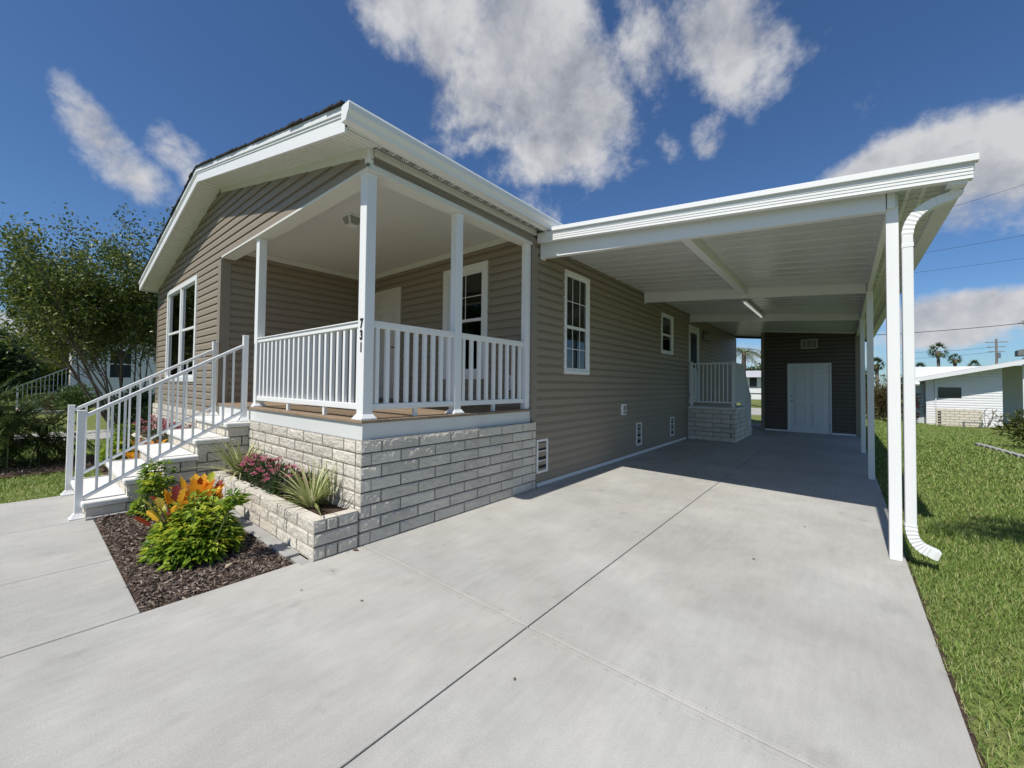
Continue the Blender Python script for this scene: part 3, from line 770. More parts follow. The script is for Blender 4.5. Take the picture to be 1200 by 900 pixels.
# ceiling + trims + beams
bm = bmesh.new()
for xa, xb in ((-4.07, -2.75), (-2.746, -1.53), (-1.526, -.02)): box(bm, xa, xb, .06, 2.43, 3.455, 3.468)
obj('ceiling', bm, CEILM, porch, bevel=.002)
obj('ceiling_trim', B((-4.05, -.14, 2.405, 2.425, 3.365, 3.452), (-4.062, -4.042, .20, 2.404, 3.365, 3.452)), SOF, porch, bevel=.004)
obj('beam', B((-4.045, .012, YF-.026, YF+.0, 3.236, 3.262), (-4.045, -.003, YF+.001, .205, 3.238, 3.453)), SOF, porch, bevel=.003)
obj('beam', B((-.155, -.004, .206, 2.43, 3.238, 3.453), (-.003, .014, .052, 2.44, 3.238, 3.298)), SOF, porch, bevel=.003)
def post(x0, x1, y0, y1, half=False):
    p = obj('post', B((x0, x1, y0, y1, 1.054, 3.238)), W, porch, bevel=.006)
    e = .028
    bm = bmesh.new()
    hexa(bm, [(x0-e, y0-e, 1.053), (x1+e, y0-e, 1.053), (x1+e, y1+e, 1.053), (x0-e, y1+e, 1.053),
              (x0-e, y0-e, 1.068), (x1+e, y0-e, 1.068), (x1+e, y1+e, 1.068), (x0-e, y1+e, 1.068)])
    hexa(bm, [(x0-e+.004, y0-e+.004, 1.068), (x1+e-.004, y0-e+.004, 1.068), (x1+e-.004, y1+e-.004, 1.068), (x0-e+.004, y1+e-.004, 1.068),
              (x0-.003, y0-.003, 1.10), (x1+.003, y0-.003, 1.10), (x1+.003, y1+.003, 1.10), (x0-.003, y1+.003, 1.10)])
    if not half: obj('post_base', bm, W, p, bevel=.003)
    else: bm.free()
    if not half: obj('post_cap', B((x0-.007, x1+.007, y0-.007, y1+.007, 3.214, 3.2375)), W, p, bevel=.004)
    return p
CP = (-.135, -.03, .045, .145)
post(*CP); post(-.125, -.03, 1.115, 1.21); post(-2.712, -2.612, .06, .155); post(-.10, -.012, 2.34, 2.428, True)

# railings
def railing(label, a, b, zt=(1.875, 1.935), zb=(1.135, 1.19), n=19, group='white porch railings'):
    """Straight rail from a to b (x,y) with square balusters."""
    t = thing('porch_railing', label, 'railing', (a[0], a[1], 1.052), group)
    A, Bv = Vector((*a, 0)), Vector((*b, 0)); U = (Bv-A).normalized(); Nn = Vector((U.y, -U.x, 0)); Ln = (Bv-A).length
    fr = Fr(A, U, Nn)
    obj('top_rail', B((0, Ln, -.028, .028, zt[0], zt[1]-.014), (0, Ln, -.040, .040, zt[1]-.0145, zt[1]), fr=fr), W, t, bevel=.006)
    obj('bottom_rail', B((0, Ln, -.026, .026, zb[0], zb[1]), fr=fr), W, t, bevel=.005)
    for k in range(n):
        u = Ln*(k+.5)/n
        obj('baluster', B((u-.0195, u+.0195, -.018, .018, zb[1]-.005, zt[0]+.005), fr=fr), W, t, bevel=.003)
    for f_ in ((.37, .72) if Ln > 2 else (.5,)):
        obj('foot_block', B((Ln*f_-.02, Ln*f_+.02, -.018, .018, 1.053, zb[0]+.004), fr=fr), W, t, bevel=.003)
    return t
railing('long white porch railing facing the front flower beds', (-2.612, .10), (-.135, .10), n=20)
railing('white porch railing next to the house number post, facing the driveway', (-.075, .145), (-.075, 1.115), n=9)
railing('white porch railing ending at the tan house corner above the driveway', (-.075, 1.21), (-.075, 2.345), n=9)

# house number 7 3 1 on the corner post
hn = thing('house_number', 'black house number 731 running down the corner porch post', 'house number', (-.0825, .045, 1.64))
for ch, zc in (('7', 1.895), ('3', 1.793), ('1', 1.685)):
    cu = bpy.data.curves.new('digit', 'FONT'); cu.body = ch; cu.size = .115; cu.extrude = .002; cu.align_x = 'CENTER'; cu.align_y = 'CENTER'
    cu.offset = .004
    to = bpy.data.objects.new('digit_src', cu); COL.objects.link(to)
    bpy.context.view_layer.update()
    me = bpy.data.meshes.new_from_object(to.evaluated_get(bpy.context.evaluated_depsgraph_get()))
    bpy.data.objects.remove(to)
    me.transform(Matrix.Translation((-.070, .0415, zc)) @ Matrix.Rotation(R(90), 4, 'X') @ Matrix.Diagonal((.78, 1, 1, 1)))
    obj('digit', me, BLACK, hn)
# ceiling light
cl = thing('ceiling_light', 'small boxy lantern on the porch ceiling', 'ceiling light', (-1.55, .72, 3.455))
lx, ly = -1.55, .74
obj('mounting_plate', B((lx-.105, lx+.105, ly-.105, ly+.105, 3.435, 3.454)), W, cl, bevel=.004)
bm = bmesh.new(); t_, b_ = .092, .055
hexa(bm, [(lx-b_, ly-b_, 3.345), (lx+b_, ly-b_, 3.345), (lx+b_, ly+b_, 3.345), (lx-b_, ly+b_, 3.345), (lx-t_, ly-t_, 3.434), (lx+t_, ly-t_, 3.434), (lx+t_, ly+t_, 3.434), (lx-t_, ly+t_, 3.434)])
obj('lamp_glass', bm, LAMPG, cl)
bm = bmesh.new()
for sx in (-1, 1):
    for sy in (-1, 1): bar(bm, (lx+sx*b_, ly+sy*b_, 3.34), (lx+sx*t_, ly+sy*t_, 3.436), .013, .013, (1, .2, 0))
box(bm, lx-.06, lx+.06, ly-.06, ly+.06, 3.336, 3.346)
obj('frame', bm, W, cl)

# outlets
def outlet(fr, u, z, label, w=.10, h=.17, dark=True):
    t = thing('electrical_outlet', label, 'outlet', fr.p(u, .016, z), 'outdoor outlets')
    obj('cover', B((u-w/2, u+w/2, .010, .05, z-h/2, z+h/2), fr=fr), W, t, bevel=.006)
    obj('receptacle', B((u-w*.28, u+w*.28, .05, .055, z-h*.08, z+h*.36), (u-w*.28, u+w*.30, .05, .057, z-h*.38, z-h*.16), fr=fr), mat('outlet_gray', (.30, .29, .27), .5), t)
outlet(FPB, .36, 1.40, 'white outlet box low on the porch back wall', .11, .20)
outlet(FS, 5.28, .93, 'white outlet box low on the carport side wall', .17, .20)

# ================================================================== ENTRY STEPS
steps = thing('entry_steps', 'white topped block entry steps climbing to the porch', 'steps', (-3.33, -.7, 0))
TZ = [.166, .342, .517, .695, .869]; TY = [-1.42, -1.125, -.835, -.54, -.24]
SX0, SX1 = -4.06, -2.60
bm = bmesh.new(); bmm = bmesh.new()
for k in range(5):
    y1 = TY[k+1] if k < 4 else -.02
    z1 = TZ[k]-.058; z0 = 0 if k == 0 else TZ[k-1]-.058
    # riser face and both cheeks of this step
    hgt = (z1-(TZ[k-1] if k else 0))
    zz0 = TZ[k-1] if k else 0
    block_wall(bm, Fr((SX1, TY[k]+.015, 0), (-1, 0, 0), (0, -1, 0)), SX1-SX0, zz0, 1, h=z1-zz0, ends=(False, False), amp=.008, shift0=.12*k)
    nc = max(1, round(z1/.112)); hh = z1/nc
    for fr_ in (Fr((SX1, TY[k]+.014, 0), (0, 1, 0), (1, 0, 0)), Fr((SX0, TY[k]+.014, 0), (0, 1, 0), (-1, 0, 0))):
        block_wall(bm, fr_, (TY[k+1] if k < 4 else .0)-TY[k]-.004, 0, nc, h=hh, ends=(False, False), amp=.006, shift0=.1 if k % 2 else -.05, bl=.40)
    box(bmm, SX0+.012, SX1-.012, TY[k]+.026, .0 if k == 4 else TY[k+1]+.03, 0, z1-.004)
    obj('tread', B((SX0-.018, SX1+.022, TY[k]-.018, y1+.03 if k < 4 else .03, TZ[k]-.058, TZ[k])), CAP, steps, bevel=.014)
sb = obj('block_base', bm, BLOCK, steps)
obj('mortar', bmm, MORT, sb)

def stair_rail(label, x):
    t = thing('stair_railing', label, 'railing', (x, -1.44, 0), 'white stair railings')
    for yy, za, zb in ((-1.452, -.004, 1.06), (-.035, .872, 1.952)):
        p = obj('post', B((x-.028, x+.028, yy-.028, yy+.028, za, zb)), W, t, bevel=.004)
        e = .03
        bm = bmesh.new()
        hexa(bm, [(x-.028-e, yy-.028-e, za+.001), (x+.028+e, yy-.028-e, za+.001), (x+.028+e, yy+.028+e, za+.001), (x-.028-e, yy+.028+e, za+.001),
                  (x-.034, yy-.034, za+.05), (x+.034, yy-.034, za+.05), (x+.034, yy+.034, za+.05), (x-.034, yy+.034, za+.05)])
        box(bm, x-.062, x+.062, yy-.062, yy+.062, za+.0005, za+.012)
        obj('post_base', bm, W, p)
        obj('post_cap', B((x-.031, x+.031, yy-.031, yy+.031, zb, zb+.012)), W, p, bevel=.004)
    y0, y1 = -1.425, -.062
    zt0, zt1, zb0, zb1 = 1.012, 1.828, .185, .985
    bm = bmesh.new(); bar(bm, (x, y0, zt0), (x, y1, zt1), .052, .036); obj('top_rail', bm, W, t, bevel=.006)
    bm = bmesh.new(); bar(bm, (x, y0, zb0), (x, y1, zb1), .040, .032); obj('bottom_rail', bm, W, t, bevel=.004)
    n = 13
    for k in range(1, n+1):
        f_ = k/(n+1); yy = y0+(y1-y0)*f_
        obj('baluster', B((x-.010, x+.010, yy-.010, yy+.010, zb0+(zb1-zb0)*f_, zt0+(zt1-zt0)*f_)), W, t)
stair_rail('white stair railing on the planter side of the front steps', -2.71)
stair_rail('white stair railing on the lawn side of the front steps', -4.01)

# ================================================================== PLANTERS
def planter(label, x0, x1, y0, y1, h=3):
    t = thing('planter_box', label, 'planter', ((x0+x1)/2, (y0+y1)/2, 0), 'block planters')
    bm = bmesh.new()
    block_wall(bm, Fr((x1, y0, 0), (-1, 0, 0), (0, -1, 0)), x1-x0, 0, h, h=.104, ends=(True, True), alt=((0, .1), (0, .1)), shift0=-.1)
    block_wall(bm, Fr((x1, y0, 0), (0, 1, 0), (1, 0, 0)), y1-y0-.008, 0, h, h=.104, ends=(True, False), alt=((.1, 0), 0), shift0=.2)
    block_wall(bm, Fr((x0, y0, 0), (0, 1, 0), (-1, 0, 0)), y1-y0-.008, 0, h, h=.104, ends=(True, False), alt=((.1, 0), 0))
    w = obj('block_wall', bm, BLOCK, t)
    obj('mortar', B((x0+.012, x1-.012, y0+.010, y0+.09, 0, .305), (x1-.09, x1-.012, y0+.09, y1-.004, 0, .305), (x0+.012, x0+.09, y0+.09, y1-.004, 0, .305)), MORT, w)
    bm = bmesh.new(); nx = int((x1-x0)/.05); ny = 6
    g = [[bm.verts.new((x0+.09+(x1-x0-.18)*i/nx, y0+.085+(y1-y0-.09)*j/ny, .275+.03*noise.noise((i*.5, j*.6, x0)))) for i in range(nx+1)] for j in range(ny+1)]
    for j in range(ny):
        for i in range(nx): bm.faces.new((g[j][i], g[j][i+1], g[j+1][i+1], g[j+1][i]))
    obj('soil', bm, SOIL, t, smooth=True)
    return t
planter('cream block planter between the entry steps and the driveway', -2.56, .045, -.385, -.012)
planter('cream block planter on the lawn side of the entry steps', -8.3, -4.12, -.45, -.02)
tag(obj('planter_footing', B((-2.55, -.165, -.50, -.392, -.05, .022), (-.160, .04, -.47, -.392, -.05, .002)), FOOT, bevel=.006), kind='structure')
tag(obj('step_footing', B((SX1+.001, SX1+.06, -1.41, -.52, -.05, .016)), FOOT, bevel=.004), kind='structure')
#PART2
# ================================================================== CARPORT
cp = thing('carport', 'long white flat roofed carport with slim posts beside the tan house', 'carport', (3.5, 8, 0))
zfb = lambda x: 3.283-.096*x
zc = lambda x: zfb(x)+.014
CY0, CY1, CX0, CX1 = 2.49, 15.4, .292, 3.94
def sl(bm, xa, xb, y0, y1, lo, hi):
    hexa(bm, [(xa, y0, zfb(xa)+lo), (xb, y0, zfb(xb)+lo), (xb, y1, zfb(xb)+lo), (xa, y1, zfb(xa)+lo),
              (xa, y0, zfb(xa)+hi), (xb, y0, zfb(xb)+hi), (xb, y1, zfb(xb)+hi), (xa, y1, zfb(xa)+hi)])
bm = bmesh.new(); y = CY0+.02
while y < CY1-.02:      # pan ribs run across the roof, lapped every foot
    for f0, f1, dz in ((0, .090, 0), (.090, .100, .008), (.100, .190, .002), (.190, .200, .009), (.200, .292, 0), (.292, .305, -.010)):
        sl(bm, .03, 3.80, y+f0, min(y+f1, CY1), .014+dz, .075)
    y += .305
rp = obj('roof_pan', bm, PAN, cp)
bm = bmesh.new(); sl(bm, .03, 3.90, CY0+.02, CY1, .078, .13); obj('roof_top', bm, WA, cp)
bm = bmesh.new()
for k in range(4):
    lo = .004+k*.024; sl(bm, CX0, CX1-.012, CY0+.004-.0035*k, CY0+.02, lo, lo+.0225)
sl(bm, CX0, CX1-.012, CY0+.0, CY0+.06, 0, .004)
sl(bm, CX0, CX1+.012, CY0-.030, CY0+.03, .114, .163)
sl(bm, CX0, CX1+.0, CY0-.004, CY0+.0, .100, .114)
obj('fascia', bm, W, cp, bevel=.002)
bm = bmesh.new(); sl(bm, .035, CX0-.002, CY0+.012, CY0+.05, -.004, .10); obj('fascia_end', bm, WA, cp, bevel=.002)
gu = bmesh.new()
prism(gu, [(3.80, zfb(3.8)-.02), (3.90, zfb(3.9)-.028), (3.912, zfb(3.9)+.02), (3.935, zfb(3.9)+.06), (3.937, zfb(3.9)+.13), (3.80, zfb(3.8)+.128)], Fr((0, 0, 0), (1, 0, 0), (0, 1, 0)), CY0+.02, CY1)
obj('gutter', gu, W, cp)
bm = bmesh.new()
for xx in (3.60, 3.69): box(bm, xx-.012, xx+.012, CY0+.08, CY1, zc(xx)-.007, zc(xx)+.004)
obj('panel_seam', bm, WA, cp)
def xbeam(y0, y1, x1=3.468):
    bm = bmesh.new()
    hexa(bm, [(.03, y0, 3.095), (x1, y0, 2.825), (x1, y1, 2.825), (.03, y1, 3.095), (.03, y0, zc(.03)+.004), (x1, y0, zc(x1)+.004), (x1, y1, zc(x1)+.004), (.03, y1, zc(.03)+.004)])
    box(bm, .026, .045, y0-.012, y1+.012, 3.08, zc(.03))
    return obj('beam', bm, WA, cp, bevel=.003)
BY = (2.60, 6.28, 9.46, 13.12)
for yy in BY[:3]: xbeam(yy, yy+.075)
for a, b in (BY[:2],):
    bm = bmesh.new(); bar(bm, (1.84, a+.076, zc(1.84)-.055), (1.84, b-.001, zc(1.84)-.055), .095, .118); obj('beam', bm, WA, cp, bevel=.003)
bm = bmesh.new(); bar(bm, (3.50, BY[0], zc(3.5)-.055), (3.50, BY[3], zc(3.5)-.055), .05, .12); obj('beam', bm, WA, cp, bevel=.003)
bm = bmesh.new(); sl(bm, .03, 3.8, CY1-.03, CY1+.05, -.06, .13); obj('beam', bm, BRONZE, cp)
for yy in BY[:3]:
    p = obj('post', B((3.468, 3.545, yy+.040, yy+.117, 0.001, zc(3.5)+.004)), W, cp, bevel=.004)
    obj('bracket', B((3.478, 3.535, yy+.020, yy+.040, 2.86, zc(3.5))), WA, p, bevel=.002)
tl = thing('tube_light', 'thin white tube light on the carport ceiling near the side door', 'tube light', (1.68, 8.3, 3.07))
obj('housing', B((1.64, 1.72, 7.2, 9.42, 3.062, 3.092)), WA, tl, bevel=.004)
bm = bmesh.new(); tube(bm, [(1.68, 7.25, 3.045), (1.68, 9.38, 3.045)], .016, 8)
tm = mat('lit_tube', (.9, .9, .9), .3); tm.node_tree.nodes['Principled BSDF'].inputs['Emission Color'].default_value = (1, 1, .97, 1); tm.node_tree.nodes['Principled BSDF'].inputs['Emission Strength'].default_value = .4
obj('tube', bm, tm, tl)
# downspout: upper elbow from the gutter, straight run, kicked-out foot
def spout(bm, pts, w, d, y, rib=True):
    pts = [Vector((a, 0, b)) for a, b in pts]; rings = []
    for i, p in enumerate(pts):
        t = (pts[min(i+1, len(pts)-1)]-pts[max(i-1, 0)]).normalized(); s = Vector((t.z, 0, -t.x))
        k = (.96 if i % 2 else 1.03) if rib else 1
        rings.append([bm.verts.new((p.x+s.x*sx*w/2*k, y+sy*d/2*k, p.z+s.z*sx*w/2*k)) for sx, sy in ((-1, -1), (1, -1), (1, 1), (-1, 1))])
    for a, b in zip(rings[:-1], rings[1:]):
        for i in range(4): bm.faces.new((a[i], a[(i+1) % 4], b[(i+1) % 4], b[i]))
    bm.faces.new(rings[0][::-1]); bm.faces.new(rings[-1]); bmesh.ops.recalc_face_normals(bm, faces=bm.faces)
def arc(pts, n):
    """Smooth path through control points (quadratic Bezier)."""
    a, b, c = (np.array(p) for p in pts)
    return [tuple(a*(1-t)**2+2*b*t*(1-t)+c*t*t) for t in np.linspace(0, 1, n)]
bm = bmesh.new(); spout(bm, [(3.592, 2.60), (3.592, .30)], .066, .085, 2.645, False)
ds = obj('downspout', bm, W, cp, bevel=.006)
bm = bmesh.new(); spout(bm, [(3.875, 2.885), (3.84, 2.853)]+arc([(3.82, 2.840), (3.60, 2.805), (3.592, 2.595)], 22), .070, .088, 2.645)
obj('elbow', bm, W, ds, bevel=.002)
bm = bmesh.new(); spout(bm, arc([(3.592, .31), (3.592, .155), (3.69, .125)], 18)+[(3.72, .112), (3.745, .103)], .070, .088, 2.645)
obj('elbow', bm, W, ds, bevel=.002)
obj('collar', B((3.557, 3.627, 2.600, 2.690, 2.50, 2.53)), W, ds, bevel=.002)

# ================================================================== STORAGE SHED
shed = thing('storage_shed', 'dark brown sided storage shed with a white door at the back of the carport', 'shed', (2.4, 14.3, 0))
FD = Fr((0, 13.3, 0), (1, 0, 0), (0, -1, 0))
DS = (1.84, 2.915, .004, 2.105); VS = (2.19, 2.60, 2.55, 2.835)
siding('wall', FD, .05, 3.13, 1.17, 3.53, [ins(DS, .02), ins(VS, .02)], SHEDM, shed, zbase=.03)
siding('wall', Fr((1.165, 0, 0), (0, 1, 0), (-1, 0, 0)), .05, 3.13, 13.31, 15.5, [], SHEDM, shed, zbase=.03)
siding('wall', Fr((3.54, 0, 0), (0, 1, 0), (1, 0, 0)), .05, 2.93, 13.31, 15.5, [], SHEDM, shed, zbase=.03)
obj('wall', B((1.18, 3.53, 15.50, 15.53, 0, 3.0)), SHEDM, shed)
obj('corner_trim', B((1.140, 1.23, 13.262, 13.285, 0.002, 3.12), (1.140, 1.163, 13.286, 13.37, .002, 3.12)), SIDT, shed)
obj('corner_trim', B((3.455, 3.565, 13.262, 13.285, 0.002, 2.9)), SIDT, shed)
obj('base_trim', B((1.232, 1.838, 13.27, 13.286, .003, .05), (2.917, 3.453, 13.27, 13.286, .003, .05)), WA, shed)
bm = bmesh.new(); sl(bm, 1.2, 3.45, 13.262, 13.284, -.025, .010); obj('top_trim', bm, WA, shed)
D = six_panel(FD, DS, shed, WD, 'white six panel shed door', handle_side=-1, trim=.035)
v = obj('gable_vent', B((VS[0], VS[1], 0, .03, VS[3]-.03, VS[3]), (VS[0], VS[1], 0, .03, VS[2], VS[2]+.03), (VS[0], VS[0]+.03, 0, .03, VS[2]+.03, VS[3]-.03), (VS[1]-.03, VS[1], 0, .03, VS[2]+.03, VS[3]-.03),
        (VS[0]+.13, VS[0]+.145, 0, .026, VS[2]+.03, VS[3]-.03), (VS[0]+.265, VS[0]+.28, 0, .026, VS[2]+.03, VS[3]-.03), fr=FD), mat('gray_vent', (.42, .42, .40), .5), shed)
obj('screen', B((VS[0]+.02, VS[1]-.02, .010, .018, VS[2]+.02, VS[3]-.02), fr=FD), mat('vent_mesh_gray', (.16, .16, .155), .6), v)

# wall lantern beside the side door
wl = thing('wall_lantern', 'small dark lantern on the wall beside the side door', 'lantern', (.02, 10.8, 2.8))
obj('back_plate', B((.014, .035, 10.74, 10.86, 2.76, 3.0)), BRONZE, wl, bevel=.004)
obj('lamp_glass', B((.075, .185, 10.745, 10.855, 2.70, 2.90)), LAMPG, wl, bevel=.006)
bm = bmesh.new(); box(bm, .066, .194, 10.736, 10.864, 2.902, 2.925); box(bm, .066, .194, 10.736, 10.864, 2.68, 2.699); tube(bm, [(.03, 10.8, 2.96), (.12, 10.8, 2.98), (.13, 10.8, 2.92)], .012, 6)
obj('frame', bm, BRONZE, wl)

# ================================================================== SIDE LANDING
ld = thing('side_landing', 'gray block landing with steps below the side door', 'landing', (.6, 10.2, 0))
bm = bmesh.new(); LX1, LY0, LY1 = 1.15, 9.245, 10.55
block_wall(bm, Fr((.03, LY0, 0), (1, 0, 0), (0, -1, 0)), LX1-.03, 0, 7, h=.1135, ends=(False, True), alt=(0, (0, .1)))
block_wall(bm, Fr((LX1, LY0, 0), (0, 1, 0), (1, 0, 0)), LY1-LY0, 0, 7, h=.1135, ends=(True, False), alt=((.1, 0), 0))
obj('block_base', bm, BLOCK, ld)
obj('mortar', B((.03, LX1-.012, LY0+.012, LY1, 0, .79)), MORT, ld)
obj('landing_slab', B((.03, LX1+.03, LY0-.03, LY1+.02, .797, .855)), CAP, ld, bevel=.01)
for k, zt in enumerate((.64, .43, .21)):
    ya = LY1+.02+k*.29
    bm = bmesh.new(); block_wall(bm, Fr((LX1, ya, 0), (0, 1, 0), (1, 0, 0)), .29, 0, max(1, round((zt-.055)/.113)), h=(zt-.055)/max(1, round((zt-.055)/.113)), ends=(False, False), amp=.006)
    box(bm, .03, LX1-.012, ya, ya+.29, 0, zt-.06)
    obj('block_base', bm, BLOCK, ld)
    obj('tread', B((.03, LX1+.02, ya+.003, ya+.31, zt-.055, zt)), CAP, ld, bevel=.01)
def rail2(t, pts, zb_, zt_, n, posts):
    (xa, ya, za), (xb, yb, zb2) = pts
    for h, w in ((zt_, .045), (zb_, .035)):
        bm = bmesh.new(); bar(bm, (xa, ya, za+h), (xb, yb, zb2+h), w, .035); obj('top_rail' if h == zt_ else 'bottom_rail', bm, WA, t)
    for k in range(1, n+1):
        f = k/(n+1); x, y, z = xa+(xb-xa)*f, ya+(yb-ya)*f, za+(zb2-za)*f
        obj('baluster', B((x-.011, x+.011, y-.011, y+.011, z+zb_, z+zt_)), WA, t)
    for x, y, z in posts:
        obj('post', B((x-.03, x+.03, y-.03, y+.03, z, z+zt_+.05)), WA, t, bevel=.003)
g_ = 'railings of the side landing'
t = thing('landing_railing', 'white railing across the front of the side landing', 'railing', (.6, 9.30, .855), g_)
rail2(t, ((.12, 9.30, .857), (1.06, 9.30, .857)), .12, 1.10, 9, ((.12, 9.30, .857), (1.09, 9.30, .857)))
t = thing('landing_railing', 'white railing running level along the open side of the landing', 'railing', (1.09, 9.9, .855), g_)
rail2(t, ((1.09, 9.34, .857), (1.09, 10.48, .857)), .12, 1.10, 11, ((1.09, 10.50, .857),))
t = thing('landing_railing', 'white railing sloping down beside the side steps', 'railing', (1.09, 11, 0), g_)
rail2(t, ((1.09, 10.55, .82), (1.09, 11.55, .0)), .12, 1.10, 11, ((1.09, 11.56, .001),))

# ================================================================== PLANTS NEAR THE PORCH
GREEN = leafmat('bright_green_leaf', [(.05, .11, .014), (.12, .22, .022), (.22, .34, .032), (.34, .44, .055)], .34, .35, .5)
YGREEN = leafmat('yellow_green_leaf', [(.24, .34, .03), (.40, .46, .04), (.54, .52, .06)], .34, .35, .5)
ORANGE = leafmat('orange_croton_leaf', [(.70, .22, .02), (.84, .38, .03), (.88, .52, .05), (.86, .66, .12)], .3, .42, .5)
REDLEAF = leafmat('dark_red_leaf', [(.10, .012, .012), (.22, .03, .02), (.35, .07, .02)], .35, .25, .5)
DKGREEN = leafmat('dark_green_leaf', [(.018, .040, .012), (.035, .070, .018), (.06, .10, .03)], .42, .25, .4)
VARIEG = leafmat('striped_strap_leaf', [(.14, .21, .05), (.32, .36, .12), (.50, .50, .24), (.66, .62, .40)], .4, .3, .4)
PINK = leafmat('pink_petal', [(.46, .08, .16), (.60, .14, .24), (.66, .24, .32), (.74, .42, .46)], .5, .35, .3)
MIDGREEN = leafmat('mid_green_leaf', [(.030, .062, .014), (.065, .115, .022), (.11, .16, .035)], .4, .3, .4)

def whorl_plant(name, label, c, rx, ry, h, nst, leaf=.085, per=7, group=None, low=.15, yel=.22, lean=(0, 0)):
    """Umbrella-leaved shrub: stems from the base, each tip a whorl of drooping leaflets."""
    t = thing(name, label, 'shrub', c, group); c = np.array(c, float)
    bm = bmesh.new(); A = []; Bv = []
    for k in range(nst):
        a = random.uniform(0, 6.283); rr = math.sqrt(random.random()); lump = noise.noise((math.cos(a)*rr*2.3+c[0]*5, math.sin(a)*rr*2.3+c[1]*5, 2.2)); zz = h*(low+(1-low)*(1-rr**2.2)*random.uniform(.55, 1.0)*(1+.55*lump)+.10*random.random()*(1-rr))
        tip = c+np.array([math.cos(a)*rr*rx+lean[0]*zz, math.sin(a)*rr*ry+lean[1]*zz, zz])
        b0 = c+np.array([math.cos(a)*rr*.12, math.sin(a)*rr*.12, .0])
        mid = (b0+tip)/2+np.array([math.cos(a)*.03, math.sin(a)*.03, -.02])
        if k % 3 == 0: tube(bm, [b0, mid, tip], [.007, .005, .003], 5, False)
        for lv, sc in ((0, 1), (-.045, 1.15)):
            n = per; ang = np.arange(n)*6.283/n+random.uniform(0, 6)
            tl = random.uniform(-.25, .45)
            d = np.stack([np.cos(ang), np.sin(ang), np.full(n, .12+tl)], 1)+RNG.normal(0, .22, (n, 3))+np.array([math.cos(a)*rr*.5, math.sin(a)*rr*.5, 0])
            p = np.repeat([tip+np.array([0, 0, lv])], n, 0)+d*.012
            (Bv if (random.random() < yel and lv == 0) else A).append(leaves(p, d, leaf*sc*RNG.uniform(.75, 1.2, n), .46, .35, .25, up=(0, 0, 2.)))
    if len(bm.verts): obj('stem', bm, STEM, t)
    V, F = merge(A); obj('foliage', npmesh('foliage', V, F), GREEN, t)
    if Bv: V, F = merge(Bv); obj('young_foliage', npmesh('foliage', V, F), YGREEN, t)
    return t
whorl_plant('umbrella_shrub', 'bushy bright green shrub in the middle of the mulch bed', (-.84, -.92, 0), .36, .27, .43, 230, .066, 6, yel=.42)
whorl_plant('umbrella_shrub', 'slim green sprig leaning out over the gray footing', (-.66, -.86, 0), .09, .06, .50, 6, .070, 8, low=.85, yel=.3, lean=(.56, .16))
whorl_plant('umbrella_shrub', 'narrow green shrub pressed against the block side of the entry steps', (-2.27, -.93, 0), .20, .15, .58, 64, .062, yel=.25, low=.1)
whorl_plant('umbrella_shrub', 'bright green shrub behind the lawn side stair railing', (-5.45, -.80, 0), .42, .25, .62, 130, .075, yel=.4)

def lobed(base, d, L, Wd, curl=.4, fold=.3):
    """Wide lobed leaf with a bent midrib."""
    prof = [.12, .50, .96, .62, 1.0, .66, .90, .46, .05]
    d = np.array(d, float); d /= np.linalg.norm(d); s = np.cross(d, [0, 0, 1.]); s /= np.linalg.norm(s)+1e-9
    a_ = random.uniform(-.7, .7); n0 = np.cross(s, d); s = s*math.cos(a_)+n0*math.sin(a_)
    V = []; cur = np.array(base, float); n = len(prof)
    for k, w in enumerate(prof):
        nn = np.cross(s, d); q = w*Wd/2*random.uniform(.9, 1.1)
        V += [cur-s*q+nn*q*fold, cur.copy(), cur+s*q+nn*q*fold]
        cur = cur+d*L/(n-1); d = d-np.array([0, 0, 1.])*curl/(n-1)*.9+np.array([d[0], d[1], 0])*curl/(n-1)*.3; d /= np.linalg.norm(d)
    F = []
    for k in range(n-1): F += [[3*k, 3*k+1, 3*k+4, 3*k+3], [3*k+1, 3*k+2, 3*k+5, 3*k+4]]
    return np.array(V), np.array(F)
def croton(label, c, r, h, n, mix=(.62, .18, .2), group='crotons in the flower beds', L0=.19):
    t = thing('croton', label, 'shrub', c, group); S = {0: [], 1: [], 2: []}; c = np.array(c, float)
    bm = bmesh.new()
    for k in range(9):
        a = random.uniform(0, 6.28); tube(bm, [c, c+np.array([math.cos(a)*r*.3, math.sin(a)*r*.3, h*.4]), c+np.array([math.cos(a)*r*.55, math.sin(a)*r*.55, h*.72])], [.010, .008, .005], 5, False)
    obj('stem', bm, BARK, t)
    for k in range(n):
        a = random.uniform(0, 6.28); q = math.sqrt(random.random()); zf = random.uniform(.30, .80)
        base = c+np.array([math.cos(a)*q*r*.6, math.sin(a)*q*r*.6, h*zf])
        lean = q*.55+(.8-zf)*.9
        d = (math.cos(a)*lean, math.sin(a)*lean, 1.0)
        w = random.random(); i = 0 if w < mix[0] else (1 if w < mix[0]+mix[1] else 2)
        if zf < .45 and i == 0 and random.random() < .5: i = 1
        S[i].append(lobed(base, d, L0*random.uniform(.75, 1.25), L0*.62*random.uniform(.75, 1.1), random.uniform(-.2, .7)))
    for i, (nm, m_) in enumerate((('orange_foliage', ORANGE), ('red_foliage', REDLEAF), ('green_foliage', YGREEN))):
        if S[i]: V, F = merge(S[i]); obj(nm, npmesh(nm, V, F), m_, t, smooth=False)
    return t
croton('large orange and yellow leaved croton behind the green shrub in the mulch bed', (-1.34, -.80, 0), .25, .49, 105, (.82, .14, .04), None, .125)
croton('low yellow and orange croton at the front edge of the green shrub', (-1.02, -1.03, .10), .24, .36, 34, (.45, .05, .5), None, .12)
